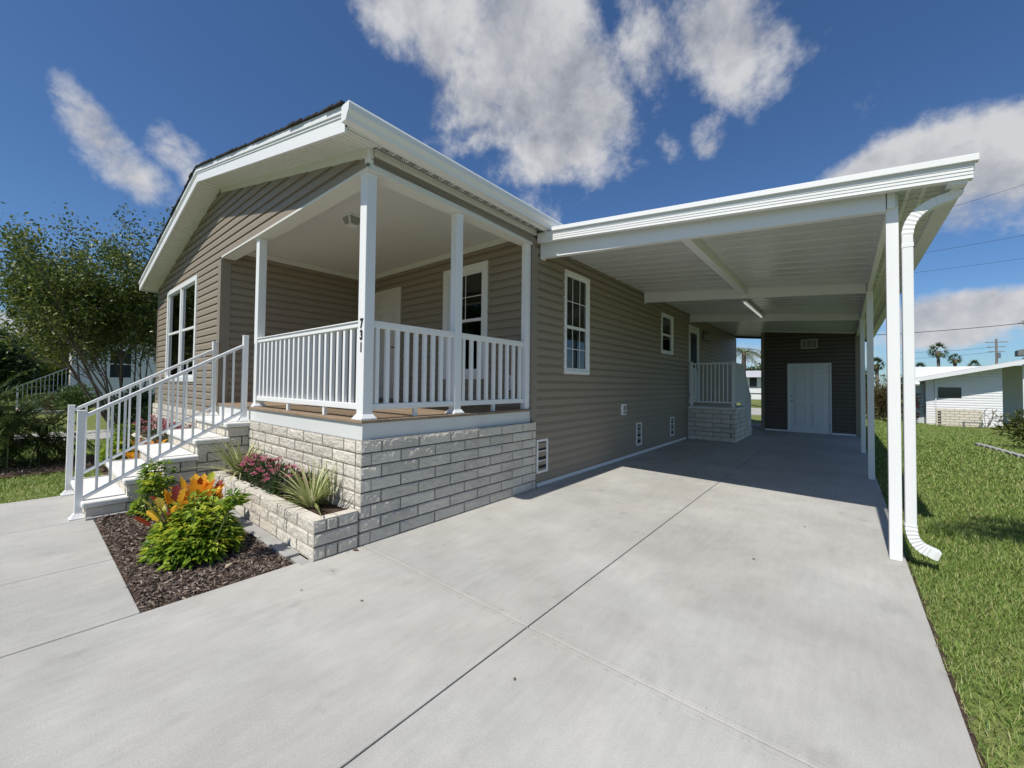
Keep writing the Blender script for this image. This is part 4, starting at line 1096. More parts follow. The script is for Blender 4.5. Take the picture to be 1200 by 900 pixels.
croton('small orange croton behind the lawn side stair railing', (-5.0, -.62, 0), .30, .42, 34, (.7, .12, .18), None, .18)
croton('low orange croton close to the first step on the lawn side', (-4.45, -.80, 0), .22, .28, 26, (.6, .1, .3), None, .14)

def straps(label, c, r, h, n, group='striped strap leaved plants in the planter'):
    t = thing('strap_leaf_plant', label, 'plant', c, group)
    a = RNG.uniform(0, 6.28, n); el = RNG.uniform(.35, 2.4, n)
    d = np.stack([np.cos(a), np.sin(a)*.8, el], 1)
    b = np.array(c)+np.stack([np.cos(a)*.05*RNG.random(n), np.sin(a)*.05*RNG.random(n), np.zeros(n)], 1)
    V, F = blades(b, d, h*RNG.uniform(.6, 1.15, n), RNG.uniform(.014, .026, n), 6, RNG.uniform(.25, 1.1, n))
    obj('foliage', npmesh('foliage', V, F), VARIEG, t); return t
straps('spiky green and cream strap leaved plant at the driveway end of the planter', (-.42, -.19, .285), .4, .47, 130, None)
straps('spiky green and cream strap leaved plant at the steps end of the planter', (-2.22, -.19, .285), .4, .56, 110, None)
straps('small green strap leaved plant in the bed by the lawn side railing', (-5.9, -.75, .0), .3, .32, 60, None)

def pentas(label, c, r, h, nb, group):
    t = thing('pink_flower_plant', label, 'flowers', c, group); c = np.array(c, float)
    q, v = ball(520, c+np.array([0, 0, h*.48]), 1, (r, r*.85, h*.55), .3)
    V, F = leaves(q, v+np.array([0, 0, .5]), RNG.uniform(.03, .06, len(q)), .42); obj('foliage', npmesh('foliage', V, F), DKGREEN, t)
    for k in range(nb):
        a = random.uniform(0, 6.28); s = math.sqrt(random.random())
        p = c+np.array([math.cos(a)*s*r*1.05, math.sin(a)*s*r*.85, h*(.85+.3*random.random()-.35*s*s)])
        q, v = ball(34, p, .024*random.uniform(.8, 1.35), (1, 1, .5), .7); v[:, 2] = abs(v[:, 2])+.3
        V, F = leaves(q, v, RNG.uniform(.010, .018, len(q)), .9, .2); obj('flower_head', npmesh('flower', V, F), PINK, t)
g1 = 'pink flowers in the planter by the driveway'
pentas('pink flowering plant next to the spiky plant at the steps end of the planter', (-1.85, -.17, .28), .20, .26, 17, g1)
pentas('pink flowering plant in the middle of the planter', (-1.42, -.20, .28), .22, .28, 22, g1)
pentas('pink flowering plant with a low blossom on its front side, right of the planter middle', (-1.02, -.19, .28), .20, .25, 18, g1)
pentas('sparse pink flowering plant half hidden by the spiky plant at the driveway end', (-.72, -.14, .28), .15, .22, 9, g1)
g2 = 'pink flowers in the lawn side planter'
for i, x in enumerate((-5.2, -6.1, -7.1)):
    pentas(('pink flowers seen between the stair balusters nearest the steps', 'pink flowers in the middle of the lawn side planter', 'pink flowers at the far end of the lawn side planter')[i], (x, -.22, .30), .34, .36, 34, g2)

# ================================================================== TREES
def branch_tree(c, h, spread, nstem, levels, seed, r0=.05, up0=.9, bare=.30, twist=.25, ratio=(.45, .72)):
    """Recursive limbs; returns (bmesh, twig tips, twig directions)."""
    rnd = random.Random(seed); bm = bmesh.new(); tips = []; dirs = []
    def grow(p, d, L, r, lv):
        pts = [p]; rad = [r]; n = 4; cur = Vector(p); dd = Vector(d)
        for k in range(n):
            dd = (dd+Vector((rnd.gauss(0, twist*.35), rnd.gauss(0, twist*.35), rnd.gauss(.04, twist*.2)))).normalized()
            cur = cur+dd*L/n; pts.append(cur.copy()); rad.append(r*(1-.55*(k+1)/n))
        tube(bm, pts, rad, 7 if lv == 0 else (5 if lv == 1 else 3), False)
        if lv >= levels-1:
            for q in pts[1:]: tips.append(tuple(q)); dirs.append(tuple(dd))
            return
        if lv == levels-2:
            for q in pts[2:]: tips.append(tuple(q)); dirs.append(tuple(dd))
        for k in range(rnd.randint(3, 4) if lv else rnd.randint(4, 6)):
            f = rnd.uniform(bare if lv == 0 else .25, 1.0); i = min(n-1, int(f*n)); q = pts[i].lerp(pts[i+1], f*n-i)
            ax = Vector((rnd.gauss(0, 1), rnd.gauss(0, 1), rnd.gauss(.1, .5))).normalized()
            nd = (dd+ax*rnd.uniform(.45, .85)).normalized()
            grow(q, nd, L*rnd.uniform(*ratio), rad[i]*.55, lv+1)
        grow(pts[-1], dd, L*rnd.uniform(.40, .6), rad[-1], lv+1)
    for s in range(nstem):
        a = 6.283*s/nstem+rnd.uniform(-.4, .4); k = rnd.uniform(.35, 1.0)*spread
        d = Vector((math.cos(a)*k, math.sin(a)*k, up0)).normalized()
        grow(Vector((c[0]+math.cos(a)*.12*nstem**.3, c[1]+math.sin(a)*.12*nstem**.3, c[2])), d, h*rnd.uniform(.48, .62), r0*rnd.uniform(.7, 1.1), 0)
    return bm, np.array(tips), np.array(dirs)
def leafy(tips, dirs, per, spread, size, asp=.45):
    n = len(tips); p = np.repeat(tips, per, 0)+RNG.normal(0, spread, (n*per, 3)); d = np.repeat(dirs, per, 0)*.7+RNG.normal(0, .7, (n*per, 3))
    return leaves(p, d, size*RNG.uniform(.65, 1.3, n*per), asp, .3, .15)
MYRTLE = leafmat('myrtle_leaf', [(.035, .065, .015), (.075, .12, .022), (.14, .185, .035), (.26, .27, .07)], .4, .32, .4)
def tree(name, label, c, h, spread, nstem, levels, seed, per, lsz, leafm, bark=BARK, sp=.10, cat='tree', group=None, zlow=None, **kw):
    t = thing(name, label, cat, c, group)
    bm, tp, dr = branch_tree(c, h, spread, nstem, levels, seed, **kw)
    obj('trunk', bm, bark, t, smooth=True)
    if zlow:
        k_ = np.clip((tp[:, 2]-zlow[0])/(zlow[1]-zlow[0]), .03, 1)
        m_ = RNG.random(len(tp)) < k_; tp, dr = tp[m_], dr[m_]
    V, F = leafy(tp, dr, per, sp, lsz); obj('crown', npmesh('crown', V, F), leafm, t)
    return t
tree('crape_myrtle', 'airy many stemmed tree with small leaves at the far corner of the house', (-13.2, .15, -.03), 5.25, .66, 24, 4, 14, 7, .10, MYRTLE, sp=.13, zlow=(1.5, 3.6), r0=.030, bare=.50, ratio=(.32, .58))
LIME = leafmat('lime_tree_leaf', [(.07, .11, .015), (.13, .18, .025), (.20, .24, .04)], .4, .35, .4)
tree('round_tree', 'light green tree in the neighbouring front yard on the left', (-30, -1.2, 0), 3.0, .55, 3, 4, 21, 22, .15, LIME, BARKD, sp=.26, r0=.12, up0=1.3)
tree('round_tree', 'light green tree with two dark stems standing farther back on the left', (-36, -.2, 0), 3.3, .6, 2, 4, 22, 24, .17, LIME, BARKD, sp=.3, r0=.14, up0=1.3)
tree('dark_tree', 'dark broad tree at the far left edge beyond the yards', (-27, -3.2, 0), 2.9, .9, 5, 4, 31, 26, .17, DKGREEN, BARKD, sp=.32, r0=.15)
tree('dark_tree', 'dark broad tree at the far left behind the light green trees', (-42, -1.5, 0), 3.4, .8, 4, 4, 32, 26, .22, DKGREEN, BARKD, sp=.4, r0=.17)
tree('dark_tree', 'dark tree across the street behind the photographer', (-15, -13, 0), 7.5, .8, 4, 4, 33, 26, .24, MIDGREEN, BARKD, sp=.45, r0=.2)
tree('dark_tree', 'second dark tree across the street behind the photographer', (-8, -16, 0), 6.5, .8, 4, 4, 34, 26, .24, MIDGREEN, BARKD, sp=.45, r0=.2)

# feather palms
def fronds(c, n, L, w, elo, ehi, leaflet, m_curl=.9, nl=26, seed=0):
    """Pinnate fronds: returns rachis bmesh and leaflets mesh data."""
    rnd = random.Random(seed); bm = bmesh.new(); B_ = []; Dd = []; LL = []
    for k in range(n):
        a = 6.283*k/n*1.618*3+rnd.uniform(-.2, .2); e = rnd.uniform(elo, ehi)
        d = Vector((math.cos(a), math.sin(a), math.tan(e))).normalized(); cur = Vector(c); pts = [cur.copy()]; L_ = L*rnd.uniform(.75, 1.1); ns = 9
        for s in range(ns):
            d = (d+Vector((0, 0, -m_curl/ns))).normalized(); cur = cur+d*L_/ns; pts.append(cur.copy())
        tube(bm, pts, [.014*(1-.8*i/ns)*w for i in range(ns+1)], 4, False)
        for s in range(nl):
            f = .15+.85*s/nl; i = min(ns-1, int(f*ns)); q = pts[i].lerp(pts[i+1], f*ns-i); t = (pts[i+1]-pts[i]).normalized()
            sd = t.cross(Vector((0, 0, 1))).normalized(); ln = leaflet*(math.sin(math.pi*(.15+.8*f)))*rnd.uniform(.8, 1.1)
            for sg in (-1, 1):
                B_.append(tuple(q)); Dd.append(tuple(sd*sg+t*.75+Vector((rnd.gauss(0, .16), rnd.gauss(0, .16), .12+rnd.gauss(0, .25)))));  LL.append(ln)
    V, F = blades(np.array(B_), np.array(Dd), np.array(LL), np.full(len(LL), (.0135 if w < 2 else .020)*w), 3, .75)
    return bm, V, F
PALM = leafmat('palm_leaf', [(.03, .06, .016), (.065, .11, .028), (.13, .17, .05)], .4, .25, .4)
PALMY = leafmat('yellow_palm_leaf', [(.06, .09, .025), (.14, .16, .045), (.30, .27, .09)], .4, .3, .4)
def palm(name, label, c, trunk_h, n, L, leaflet, m_, w=1, group=None, r=.07, lean=(0, 0), elo=-.1, ehi=1.25, curl=.95, seed=1, nl=26):
    t = thing(name, label, 'palm', c, group); top = (c[0]+lean[0], c[1]+lean[1], c[2]+trunk_h)
    bm = bmesh.new(); pts = []; rad = []
    for i in range(13):
        f = i/12; pts.append((c[0]+lean[0]*f**1.5, c[1]+lean[1]*f**1.5, c[2]+trunk_h*f)); rad.append(r*(1.15-.2*f)*(1.06 if i % 2 else .94))
    tube(bm, pts, rad, 9); obj('trunk', bm, BARKD, t, smooth=True)
    bm, V, F = fronds(top, n, L, w, elo, ehi, leaflet, curl, seed=seed, nl=nl)
    obj('frond_stem', bm, STEM, t); obj('crown', npmesh('crown', V, F), m_, t); return t
palm('tall_palm', 'tall feather palm on the lawn to the right of the driveway', (6.05, .70, -.03), 5.9, 19, 2.3, .55, PALM, 2.0, None, .13, (-.1, .05), -.2, 1.0, 1.0, 77, 30)
g3 = 'dwarf date palms in the left mulch bed'
for i, (x, y, th, n, L, lb) in enumerate(((-6.75, -1.95, .62, 44, 1.0, 'dwarf date palm with drooping dark fronds at the left edge of the mulch bed'),
                                        (-6.9, -1.60, .40, 36, .80, 'smaller dwarf date palm leaning towards the stair railing in the mulch bed'),
                                        (-7.1, -2.35, .75, 44, 1.05, 'dwarf date palm farthest left in the mulch bed'))):
    palm('date_palm', lb, (x, y, .0), th, n, L, .24, PALM, 1.0, g3, .055, (random.uniform(-.1, .1), random.uniform(-.1, .1)), -.45, 1.35, 1.3, 40+i, 40)
palm('coconut_palm', 'yellowish feather palm seen through the gap beside the shed', (-2.20, 30, 0), 3.75, 15, 1.7, .55, PALMY, 2.0, None, .14, (.05, 0), -.3, .9, 1.5, 51)
# fan palms on the horizon
def fan_palm(label, c, h, r, seed, group='tall fan palms on the horizon'):
    t = thing('fan_palm', label, 'palm', c, group); rnd = random.Random(seed)
    bm = bmesh.new(); tube(bm, [(c[0], c[1], c[2]), (c[0]+.1, c[1], c[2]+h*.5), (c[0], c[1], c[2]+h)], [.26, .20, .22], 8)
    tube(bm, [(c[0], c[1], c[2]+h-1.2), (c[0], c[1], c[2]+h)], [.22, .45], 8); obj('trunk', bm, BARK, t, smooth=True)
    B_ = []; Dd = []; LL = []
    for k in range(40):
        a = rnd.uniform(0, 6.28); e = rnd.uniform(-.7, 1.3); d = Vector((math.cos(a)*math.cos(e), math.sin(a)*math.cos(e), math.sin(e)))
        hub = Vector((c[0], c[1], c[2]+h))+d*r*.5; s = d.orthogonal().normalized(); w = d.cross(s)
        for j in range(9):
            q = (j-4)/4*1.15; B_.append(tuple(hub)); Dd.append(tuple(d*math.cos(q)+s*math.sin(q)+Vector((0, 0, -.15)))); LL.append(r*.55*rnd.uniform(.8, 1.1))
    V, F = blades(np.array(B_), np.array(Dd), np.array(LL), np.full(len(LL), .13), 2, .8)
    obj('crown', npmesh('crown', V, F), PALM, t)
for c, h, r, lb in (((15.86, 99.1, -.3), 8.2, 1.7, 'tallest fan palm on the horizon, left of the two smaller ones'), ((19.2, 108.4, -.3), 7.2, 1.25, 'fan palm second tallest, just right of the tallest one'),
                    ((21.9, 110.6, -.3), 6.0, 1.25, 'fan palm nearest the utility pole, low over the white roof'), ((18.4, 104, -.3), 3.6, 1.5, 'short fan palm right above the neighbouring roof'),
                    ((13.4, 97.2, -.3), 5.0, 1.4, 'fan palm beside the downspout above the low roof corner'), ((6.97, 79, -.3), 5.2, 1.25, 'fan palm in the gap left of the front carport post')):
    fan_palm(lb, c, h, r, int(c[0]*10))

# ================================================================== NEIGHBOURS
NW = mat('neighbor_white_siding', (.74, .75, .76), .5, .35, var=.05)
NR = mat('neighbor_white_roof', (.50, .50, .505), .5, .35, var=.08)
NGL = mat('dark_window_glass', (.035, .045, .055), .08, .6)
NB = thing('white_house', 'low white neighbour house with a gently sloped white roof on the right', 'house', (9, 28, -.36))
GY, GZ = 26.3, -.42
FN = Fr((0, GY, 0), (1, 0, 0), (0, -1, 0))
zr_ = lambda x: 1.74+.235*(x-5.9)
siding('wall', FN, GZ, 3.2, lambda z: 6.3 if z < 1.85 else max(6.3, 5.9+(z-1.74)/.235), 8.72, [(6.70, 7.47, .92, 1.46)], NW, NB, lip=.03, zbase=GZ)
obj('wall', B((6.3, 6.32, GY, 30.5, GZ, 1.8), (6.3, 14.5, 30.5, 30.52, GZ, 2.6), (8.70, 8.72, GY+.02, GY+5, GZ, 2.35)), NW, NB)
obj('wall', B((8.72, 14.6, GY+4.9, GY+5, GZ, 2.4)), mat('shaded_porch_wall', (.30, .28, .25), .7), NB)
obj('shed_wall', B((5.93, 6.28, GY+.5, GY+4, GZ, 1.62)), mat('pale_blue_panel', (.52, .58, .62), .5), NB)
obj('window', B((6.69, 7.48, -.01, .03, .90, .93), (6.69, 7.48, -.01, .03, 1.45, 1.48), fr=FN), NW, NB)
obj('pane', B((6.70, 7.47, -.01, .012, .92, 1.46), fr=FN), NGL, NB)
bm = bmesh.new()
for xa, xb, s in ((5.72, 10.2, 1), (10.2, 15.2, -1)):
    za, zb = (zr_(xa), zr_(xb)) if s == 1 else (zr_(10.2), zr_(10.2)-.235*5)
    hexa(bm, [(xa, GY-.7, za), (xb, GY-.7, zb), (xb, 31, zb), (xa, 31, za), (xa, GY-.7, za+.15), (xb, GY-.7, zb+.15), (xb, 31, zb+.15), (xa, 31, za+.15)])
obj('roof', bm, NR, NB)
bm = bmesh.new(); hexa(bm, [(5.69, GY-.74, zr_(5.69)-.04), (10.2, GY-.74, zr_(10.2)-.04), (10.2, GY-.70, zr_(10.2)-.04), (5.69, GY-.70, zr_(5.69)-.04), (5.69, GY-.74, zr_(5.69)+.13), (10.2, GY-.74, zr_(10.2)+.13), (10.2, GY-.70, zr_(10.2)+.13), (5.69, GY-.70, zr_(5.69)+.13)])
obj('fascia', bm, NW, NB)
bm = bmesh.new(); tube(bm, [(6.62, GY-.06, GZ), (6.62, GY-.06, 1.80)], .03, 6); tube(bm, [(5.6, GY-.72, 1.62), (6.0, GY-.72, 1.60)], .10, 8); obj('downspout', bm, NW, NB)
obj('carport_light', B((9.6, 10.0, GY+.6, GY+.9, 1.50, 1.58)), mat('pale_fixture', (.7, .65, .5), .5), NB)
for i, (xx, lb) in enumerate(((9.25, ''), (14.3, ''))): obj('post', B((xx, xx+.08, GY-.3, GY-.22, GZ, zr_(xx) if xx < 10 else 1.95)), NW, NB)
# decorative screen-block wall and pots in front of it
sb_ = thing('screen_wall', 'cream decorative block screen wall against the white neighbour house', 'garden wall', (7.1, 25.7, GZ))
bm = bmesh.new(); SW = Fr((6.55, 25.6, GZ), (1, 0, 0), (0, -1, 0))
block_wall(bm, SW, 1.45, 0, 7, h=.125, bl=.30, amp=.006)
obj('block_wall', bm, mat('cream_block', (.62, .58, .48), .8, bump=.5), sb_)
obj('mortar', B((6.56, 7.98, 25.612, 25.69, GZ, GZ+.87)), MORT, sb_)
bm = bmesh.new()
for k in range(6): box(bm, .05, .16, -.01, .02, .06+k*.125, .11+k*.125, fr=SW)
obj('block_hole', bm, DARK, sb_)
for i, (x, lb, s) in enumerate(((7.62, 'gray garden ornament low in front of the screen wall', .5), (8.05, 'thin dry plant at the right end of the screen wall', 1))):
    if i == 0:
        t = thing('garden_bench', lb, 'bench', (x, 25.2, GZ))
        obj('seat', B((x-.30, x+.30, 25.1, 25.35, GZ+.27, GZ+.31)), STEEL, t); obj('leg', B((x-.28, x-.24, 25.12, 25.33, GZ, GZ+.27)), STEEL, t); obj('leg', B((x+.24, x+.28, 25.12, 25.33, GZ, GZ+.27)), STEEL, t)
    else:
        t = thing('dry_plant', lb, 'plant', (x, 25.3, GZ)); bm = bmesh.new()
        for k in range(7): tube(bm, [(x, 25.3, GZ), (x+random.uniform(-.2, .2), 25.3, GZ+.5), (x+random.uniform(-.4, .4), 25.3, GZ+random.uniform(.7, 1.0))], .012, 4, False)
        obj('stem', bm, BARK, t)

def shrub(name, label, c, rx, ry, rz, ncl, nl, ls, m_, group=None, cl=.25, stems=5):
    t = thing(name, label, 'shrub', c, group)
    V, F = clumps((c[0], c[1], c[2]+rz*.95), rx, ry, rz, ncl, nl, ls, cl)
    V[:, 2] = np.maximum(V[:, 2], c[2]+.01)
    obj('foliage', npmesh('foliage', V, F), m_, t)
    bm = bmesh.new()
    for k in range(stems):
        a = random.uniform(0, 6.28); tube(bm, [(c[0]+math.cos(a)*.05, c[1]+math.sin(a)*.05, c[2]), (c[0]+math.cos(a)*rx*.3, c[1]+math.sin(a)*ry*.3, c[2]+rz*.9), (c[0]+math.cos(a)*rx*.6, c[1]+math.sin(a)*ry*.6, c[2]+rz*1.5)], [.03, .02, .01], 5, False)
    obj('stem', bm, BARK, t); return t
OLIVE = leafmat('olive_leaf', [(.03, .05, .014), (.07, .10, .02), (.14, .16, .035), (.22, .20, .06)], .45, .3, .4)
shrub('round_shrub', 'dense olive shrub on the lawn before the white neighbour house', (6.95, 14.3, -.20), .62, .55, .56, 70, 60, .07, OLIVE, None, .20)
shrub('reddish_shrub', 'reddish green shrub behind the carport posts', (4.35, 23, -.1), .75, .75, .85, 60, 60, .10, leafmat('reddish_leaf', [(.05, .03, .015), (.10, .05, .02), (.09, .10, .03)], .45, .3), None, .28)
shrub('reddish_shrub', 'tall green shrub behind the reddish one on the back lawn', (5.1, 27, -.2), .9, .9, 1.2, 60, 60, .12, OLIVE, None, .35)
shrub('round_shrub', 'dark maroon shrub at the corner of the white neighbour house', (5.75, 25.9, -.40), .22, .3, .75, 30, 40, .09, leafmat('maroon_leaf', [(.05, .012, .015), (.09, .03, .02)], .45, .3), None, .2)
shrub('round_shrub', 'green shrub by the stairs of the left neighbour', (-22.5, -.3, 0), .8, .7, .55, 60, 50, .11, MIDGREEN, None, .3)
shrub('reddish_shrub', 'small maroon shrub at the foot of the left neighbour stairs', (-23.5, -.95, 0), .40, .35, .40, 36, 40, .09, leafmat('wine_leaf', [(.07, .015, .02), (.12, .03, .035)], .45, .3), None, .2)
shrub('round_shrub', 'bright yellow green shrub in the far left yard', (-33, -1.95, 0), 1.1, .9, .85, 60, 50, .16, LIME, None, .4)
shrub('round_shrub', 'dark shrub at the base of the many stemmed tree', (-12.2, .35, 0), .9, .6, .55, 70, 55, .09, DKGREEN, None, .3)
shrub('round_shrub', 'second dark shrub tucked against the house corner', (-10.3, .5, 0), .6, .5, .45, 50, 50, .08, DKGREEN, None, .25)
tag(obj('border_edging', B(*[(5.86+.02*k, 5.98+.02*k, 13.9-.42*k, 14.28-.42*k, gz(5.9, 14-.4*k)-.04, gz(5.9, 14-.4*k)+.07) for k in range(12)]), FOOT, bevel=.01), kind='structure')

# left neighbour
LN = thing('gray_house', 'pale neighbour house with white trim behind the many stemmed tree', 'house', (-31, 6, 0))
FL = Fr((-26, 0, 0), (0, 1, 0), (1, 0, 0))
NS = mat('pale_gray_siding', (.84, .85, .85), .55, .3, var=.05)
siding('wall', FL, .5, 3.4, -.3, 14, [(1.0, 1.8, 1.5, 2.9), (4.2, 5.2, 1.5, 2.9), (9, 10, 1.5, 2.9)], NS, LN, lip=.03, zbase=.5)
siding('wall', Fr((0, -.3, 0), (-1, 0, 0), (0, -1, 0)), .5, 3.4, 26, 34, [(28, 29.5, 1.4, 2.9)], NS, LN, lip=.03, zbase=.5)
obj('foundation', B((-33.9, -26.02, -.28, 14, 0, .5)), FOOT, LN)
for a, b in ((1.0, 1.8), (4.2, 5.2), (9, 10)):
    w_ = obj('window', B((a-.08, b+.08, -.02, .05, 2.9, 3.0), (a-.08, b+.08, -.02, .05, 1.4, 1.5), (a-.08, a, -.02, .05, 1.5, 2.9), (b, b+.08, -.02, .05, 1.5, 2.9), (a, b, -.02, .03, 2.17, 2.23), fr=FL), W, LN)
    obj('pane', B((a, b, -.06, -.02, 1.5, 2.9), fr=FL), NGL, w_)
obj('corner_trim', B((-26.09, -25.96, -.34, -.20, .3, 3.4)), W, LN)
bm = bmesh.new()
for xa, xb in ((-25.6, -30), (-34.4, -30)):
    hexa(bm, [(xa, -.7, 3.4), (xb, -.7, 4.4), (xb, 14.4, 4.4), (xa, 14.4, 3.4), (xa, -.7, 3.58), (xb, -.7, 4.58), (xb, 14.4, 4.58), (xa, 14.4, 3.58)])
obj('roof', bm, mat('light_gray_shingle', (.34, .34, .34), .8, var=.2, vscale=8), LN)
ls = thing('entry_steps', 'white concrete steps of the left neighbour house', 'steps', (-24.9, -.9, 0))
for k in range(4): obj('tread', B((-25.7, -24.4, -1.9+.34*k, -.55, .16*k+.001, .16*(k+1))), CAP, ls)
lr = thing('stair_railing', 'white stair railing of the left neighbour house', 'railing', (-24.35, -1.9, 0), 'white stair railings')
rail2(lr, ((-24.45, -1.95, .05), (-24.45, -.45, .95)), .15, 1.0, 11, ((-24.45, -1.97, .0), (-24.45, -.42, .66)))
lc = tag(obj('neighbor_kerb', B((-27, -21, -2.0, -1.88, 0, .12), (-21.2, -21, -1.88, -.4, 0, .12)), mat('beige_block', (.52, .46, .36), .8, var=.2, vscale=6)), kind='structure')
tag(obj('neighbor_driveway', B((-12.7, -10.25, -9, 16, -.06, -.005)), CONC), kind='structure')
fhh = thing('far_house', 'distant white house with a shallow roof at the far left', 'house', (-52, -1.5, 0))
obj('wall', B((-56, -48, -3.3, 6, 0, 2.9)), NW, fhh)
bm = bmesh.new(); hexa(bm, [(-56.6, -3.8, 2.9), (-47.4, -3.8, 2.9), (-47.4, 6.5, 2.9), (-56.6, 6.5, 2.9), (-56.6, 1.3, 4.3), (-47.4, 1.3, 4.3), (-47.4, 1.5, 4.3), (-56.6, 1.5, 4.3)]); obj('roof', bm, NR, fhh)
obj('window', B((-47.99, -47.95, -2.4, -1.2, 1, 2.2), (-47.99, -47.95, .5, 1.8, 1, 2.2)), NGL, fhh)

# view through the gap beside the shed
gh = thing('far_house', 'white single storey house seen through the gap beside the shed', 'house', (-3, 50, 0))
GF = Fr((-9, 49, 0), (1, 0, 0), (0, -1, 0))
siding('wall', GF, 0, 2.4, 0, 11.5, [(4.2, 4.9, 1.2, 2.4), (5.6, 6.5, .2, 2.3), (7.1, 8.4, 1.3, 2.3)], NW, gh, lip=.04, zbase=0)
obj('pane', B((4.2, 4.9, -.06, -.02, 1.2, 2.4), (7.1, 8.4, -.06, -.02, 1.3, 2.3), fr=GF), NGL, gh)
obj('door', B((5.6, 6.5, -.05, -.01, .2, 2.3), fr=GF), mat('gray_door', (.35, .37, .4), .5), gh)
bm = bmesh.new(); hexa(bm, [(-9.6, 48.2, 2.4), (2.9, 48.2, 2.4), (2.9, 60, 2.4), (-9.6, 60, 2.4), (-9.6, 54, 3.3), (2.9, 54, 3.3), (2.9, 54.2, 3.3), (-9.6, 54.2, 3.3)]); obj('roof', bm, NR, gh)
rf = thing('rail_fence', 'gray two rail fence seen through the gap beside the shed', 'fence', (-1, 36, 0))
for zz in (.75, 1.25): obj('rail', B((-5, 3, 35.96, 36.04, zz, zz+.12)), STEEL, rf)
for k in range(6): obj('post', B((-4.6+k*1.4, -4.5+k*1.4, 35.94, 36.06, 0, 1.4)), STEEL, rf)
tag(obj('back_street', B((-40, 40, 24.5, 32.5, -.40, -.015)), mat('pale_road', (.42, .40, .36), .9, .2, var=.15)), kind='structure') if False else None
bm = B((-14, 3.2, 21.3, 28.0, -.2, .004)); tag(obj('back_path', bm, CONC), kind='structure')
for i, (x, y, h, lb) in enumerate(((-6.5, 66, 3.0, 'dark tree behind the white house in the gap'), (-1.5, 64, 2.7, 'second dark tree over the roof of the white house in the gap'), (3.5, 70, 3.0, 'dark tree farthest right behind the white house in the gap'))):
    tree('dark_tree', lb, (x, y, 0), h, .9, 5, 3, 60+i, 60, .40, DKGREEN, BARKD, sp=.55, r0=.2)

# pine at the right edge, roof end, utility pole, wires
pn = thing('pine_tree', 'dark pine reaching in at the right edge above the neighbour roof', 'pine', (15.2, 46, -.4))
bm = bmesh.new(); tube(bm, [(15.2, 46, -.4), (15.3, 46, 4), (15.2, 46, 9)], [.22, .17, .06], 8)
P_ = []; D_ = []
for k in range(34):
    a = random.uniform(0, 6.28); z = random.uniform(5.6, 9.3); r_ = random.uniform(.5, 1.55)*(1.15-(z-5.6)/6)
    e = Vector((15.2+math.cos(a)*r_, 46+math.sin(a)*r_, z+.3)); tube(bm, [(15.2, 46, z), e], [.05, .015], 4, False)
    for j in range(46):
        f = random.uniform(.25, 1.05); P_.append((15.2+(e.x-15.2)*f, 46+(e.y-46)*f, z+.3*f)); D_.append((math.cos(a)+random.gauss(0, .8), math.sin(a)+random.gauss(0, .8), random.gauss(.3, .6)))
obj('trunk', bm, BARKD, pn)
V, F = leaves(P_, D_, RNG.uniform(.25, .5, len(P_)), .10); obj('crown', npmesh('crown', V, F), DKGREEN, pn)
re = thing('far_house', 'gray gable end of a house peeking over the white roof at the right edge', 'house', (18.5, 62, -.4))
obj('wall', B((17.2, 26, 61.2, 62.6, -.4, 4.6)), NS, re)
bm = bmesh.new(); hexa(bm, [(16.6, 61, 4.75), (26.5, 61, 5.0), (26.5, 63, 5.0), (16.8, 63, 4.75), (16.6, 61, 5.3), (26.5, 61, 7.4), (26.5, 63, 7.4), (16.8, 63, 5.3)])
obj('roof', bm, mat('dark_gray_roof', (.16, .17, .175), .7), re)
up_ = thing('utility_pole', 'gray utility pole with cross arms behind the neighbour roof', 'utility pole', (20.8, 90.3, -.4))
bm = bmesh.new(); tube(bm, [(20.8, 90.3, -.4), (20.8, 90.3, 8.9)], [.17, .12], 8); obj('pole', bm, mat('pole_wood', (.22, .19, .17), .9), up_)
for zz, L_ in ((8.4, 1.1), (7.7, .9), (7.0, .8)):
    obj('cross_arm', B((20.8-L_, 20.8+L_, 90.2, 90.4, zz-.05, zz+.05)), MATS['pole_wood'], up_)
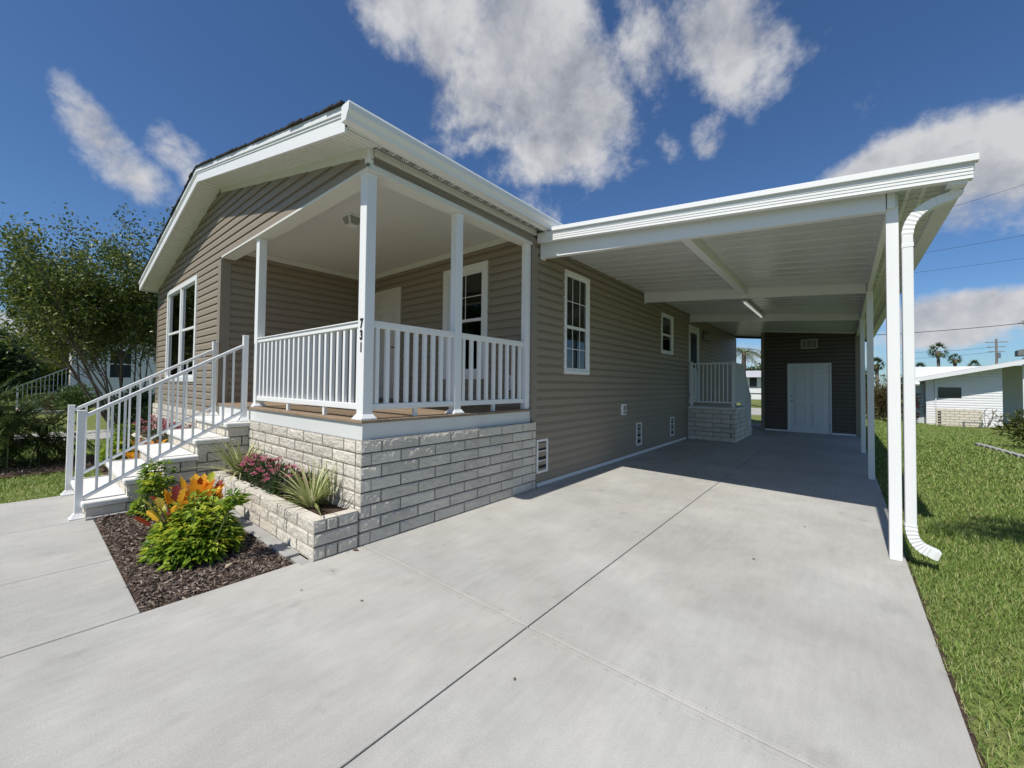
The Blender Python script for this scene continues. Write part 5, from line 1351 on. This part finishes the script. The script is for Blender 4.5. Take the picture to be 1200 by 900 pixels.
obj('transformer', B((20.85, 21.15, 89.9, 90.2, 6.0, 6.8)), STEEL, up_)
def wire(label, a, b, sag, r):
    a, b = Vector(a), Vector(b); bm = bmesh.new()
    tube(bm, [a.lerp(b, i/24)-Vector((0, 0, sag*4*(i/24)*(1-i/24))) for i in range(25)], r, 5)
    o = obj('power_line', bm, mat('wire_black', (.03, .03, .033), .6), None)
    tag(o, label, 'power line', 'overhead power lines')
C_ = Vector((3.1924, -1.8332, 1.3798))
wire('thick dark power line crossing low behind the carport corner', (4.2, 51.6, 6.62), (26.2, 68.4, 9.55), .35, .03)
wire('highest thin power line running off at the upper right', (8.4, 40, 14.2), (25, 52, 21.5), .3, .012)
wire('thin power line second from the top at the upper right', (8.4, 44, 12.3), (27, 56, 16.9), .3, .012)
wire('thin power line third from the top at the upper right', (8.0, 48, 11.6), (29, 62, 15.6), .3, .012)
wire('faint power line to the utility pole, upper one', (9, 86, 7.0), (20.8, 90.3, 7.7), .2, .02)
wire('faint power line to the utility pole, lower one', (9, 86, 6.0), (20.8, 90.3, 7.0), .2, .02)

# debris on the concrete
DRY = leafmat('dry_leaf', [(.10, .075, .045), (.20, .14, .08)], .7, .2, .2)
def fallen(label, x, y, z, s, a, m_=DRY, group='dry leaves on the concrete'):
    V, F = leaves([(x, y, z)], [(math.cos(a), math.sin(a), .05)], s, .5, .5, up=(0, 0, 3))
    o = obj('fallen_leaf', npmesh('leaf', V, F), m_); tag(o, label, 'leaf', group)
fallen('pale dry leaf lying on the mulch near the driveway edge', -.27, -.87, .03, .075, 2.2, leafmat('pale_leaf', [(.5, .42, .3), (.55, .47, .34)], .7, .2), None)
fallen('dark fallen leaf on the driveway at the foot of the planter corner', .06, -.08, .006, .07, .4)
for x, y, s in ((.42, -.62, .022), (.83, -.45, .025), (.30, -.36, .02), (2.0, -.35, .022), (.55, .5, .018), (2.62, 1.9, .03), (1.3, 1.6, .02), (2.9, 3.1, .03)):
    fallen('tiny dry leaf scrap lying on the bare driveway slab', x, y, .005, s, random.uniform(0, 6))
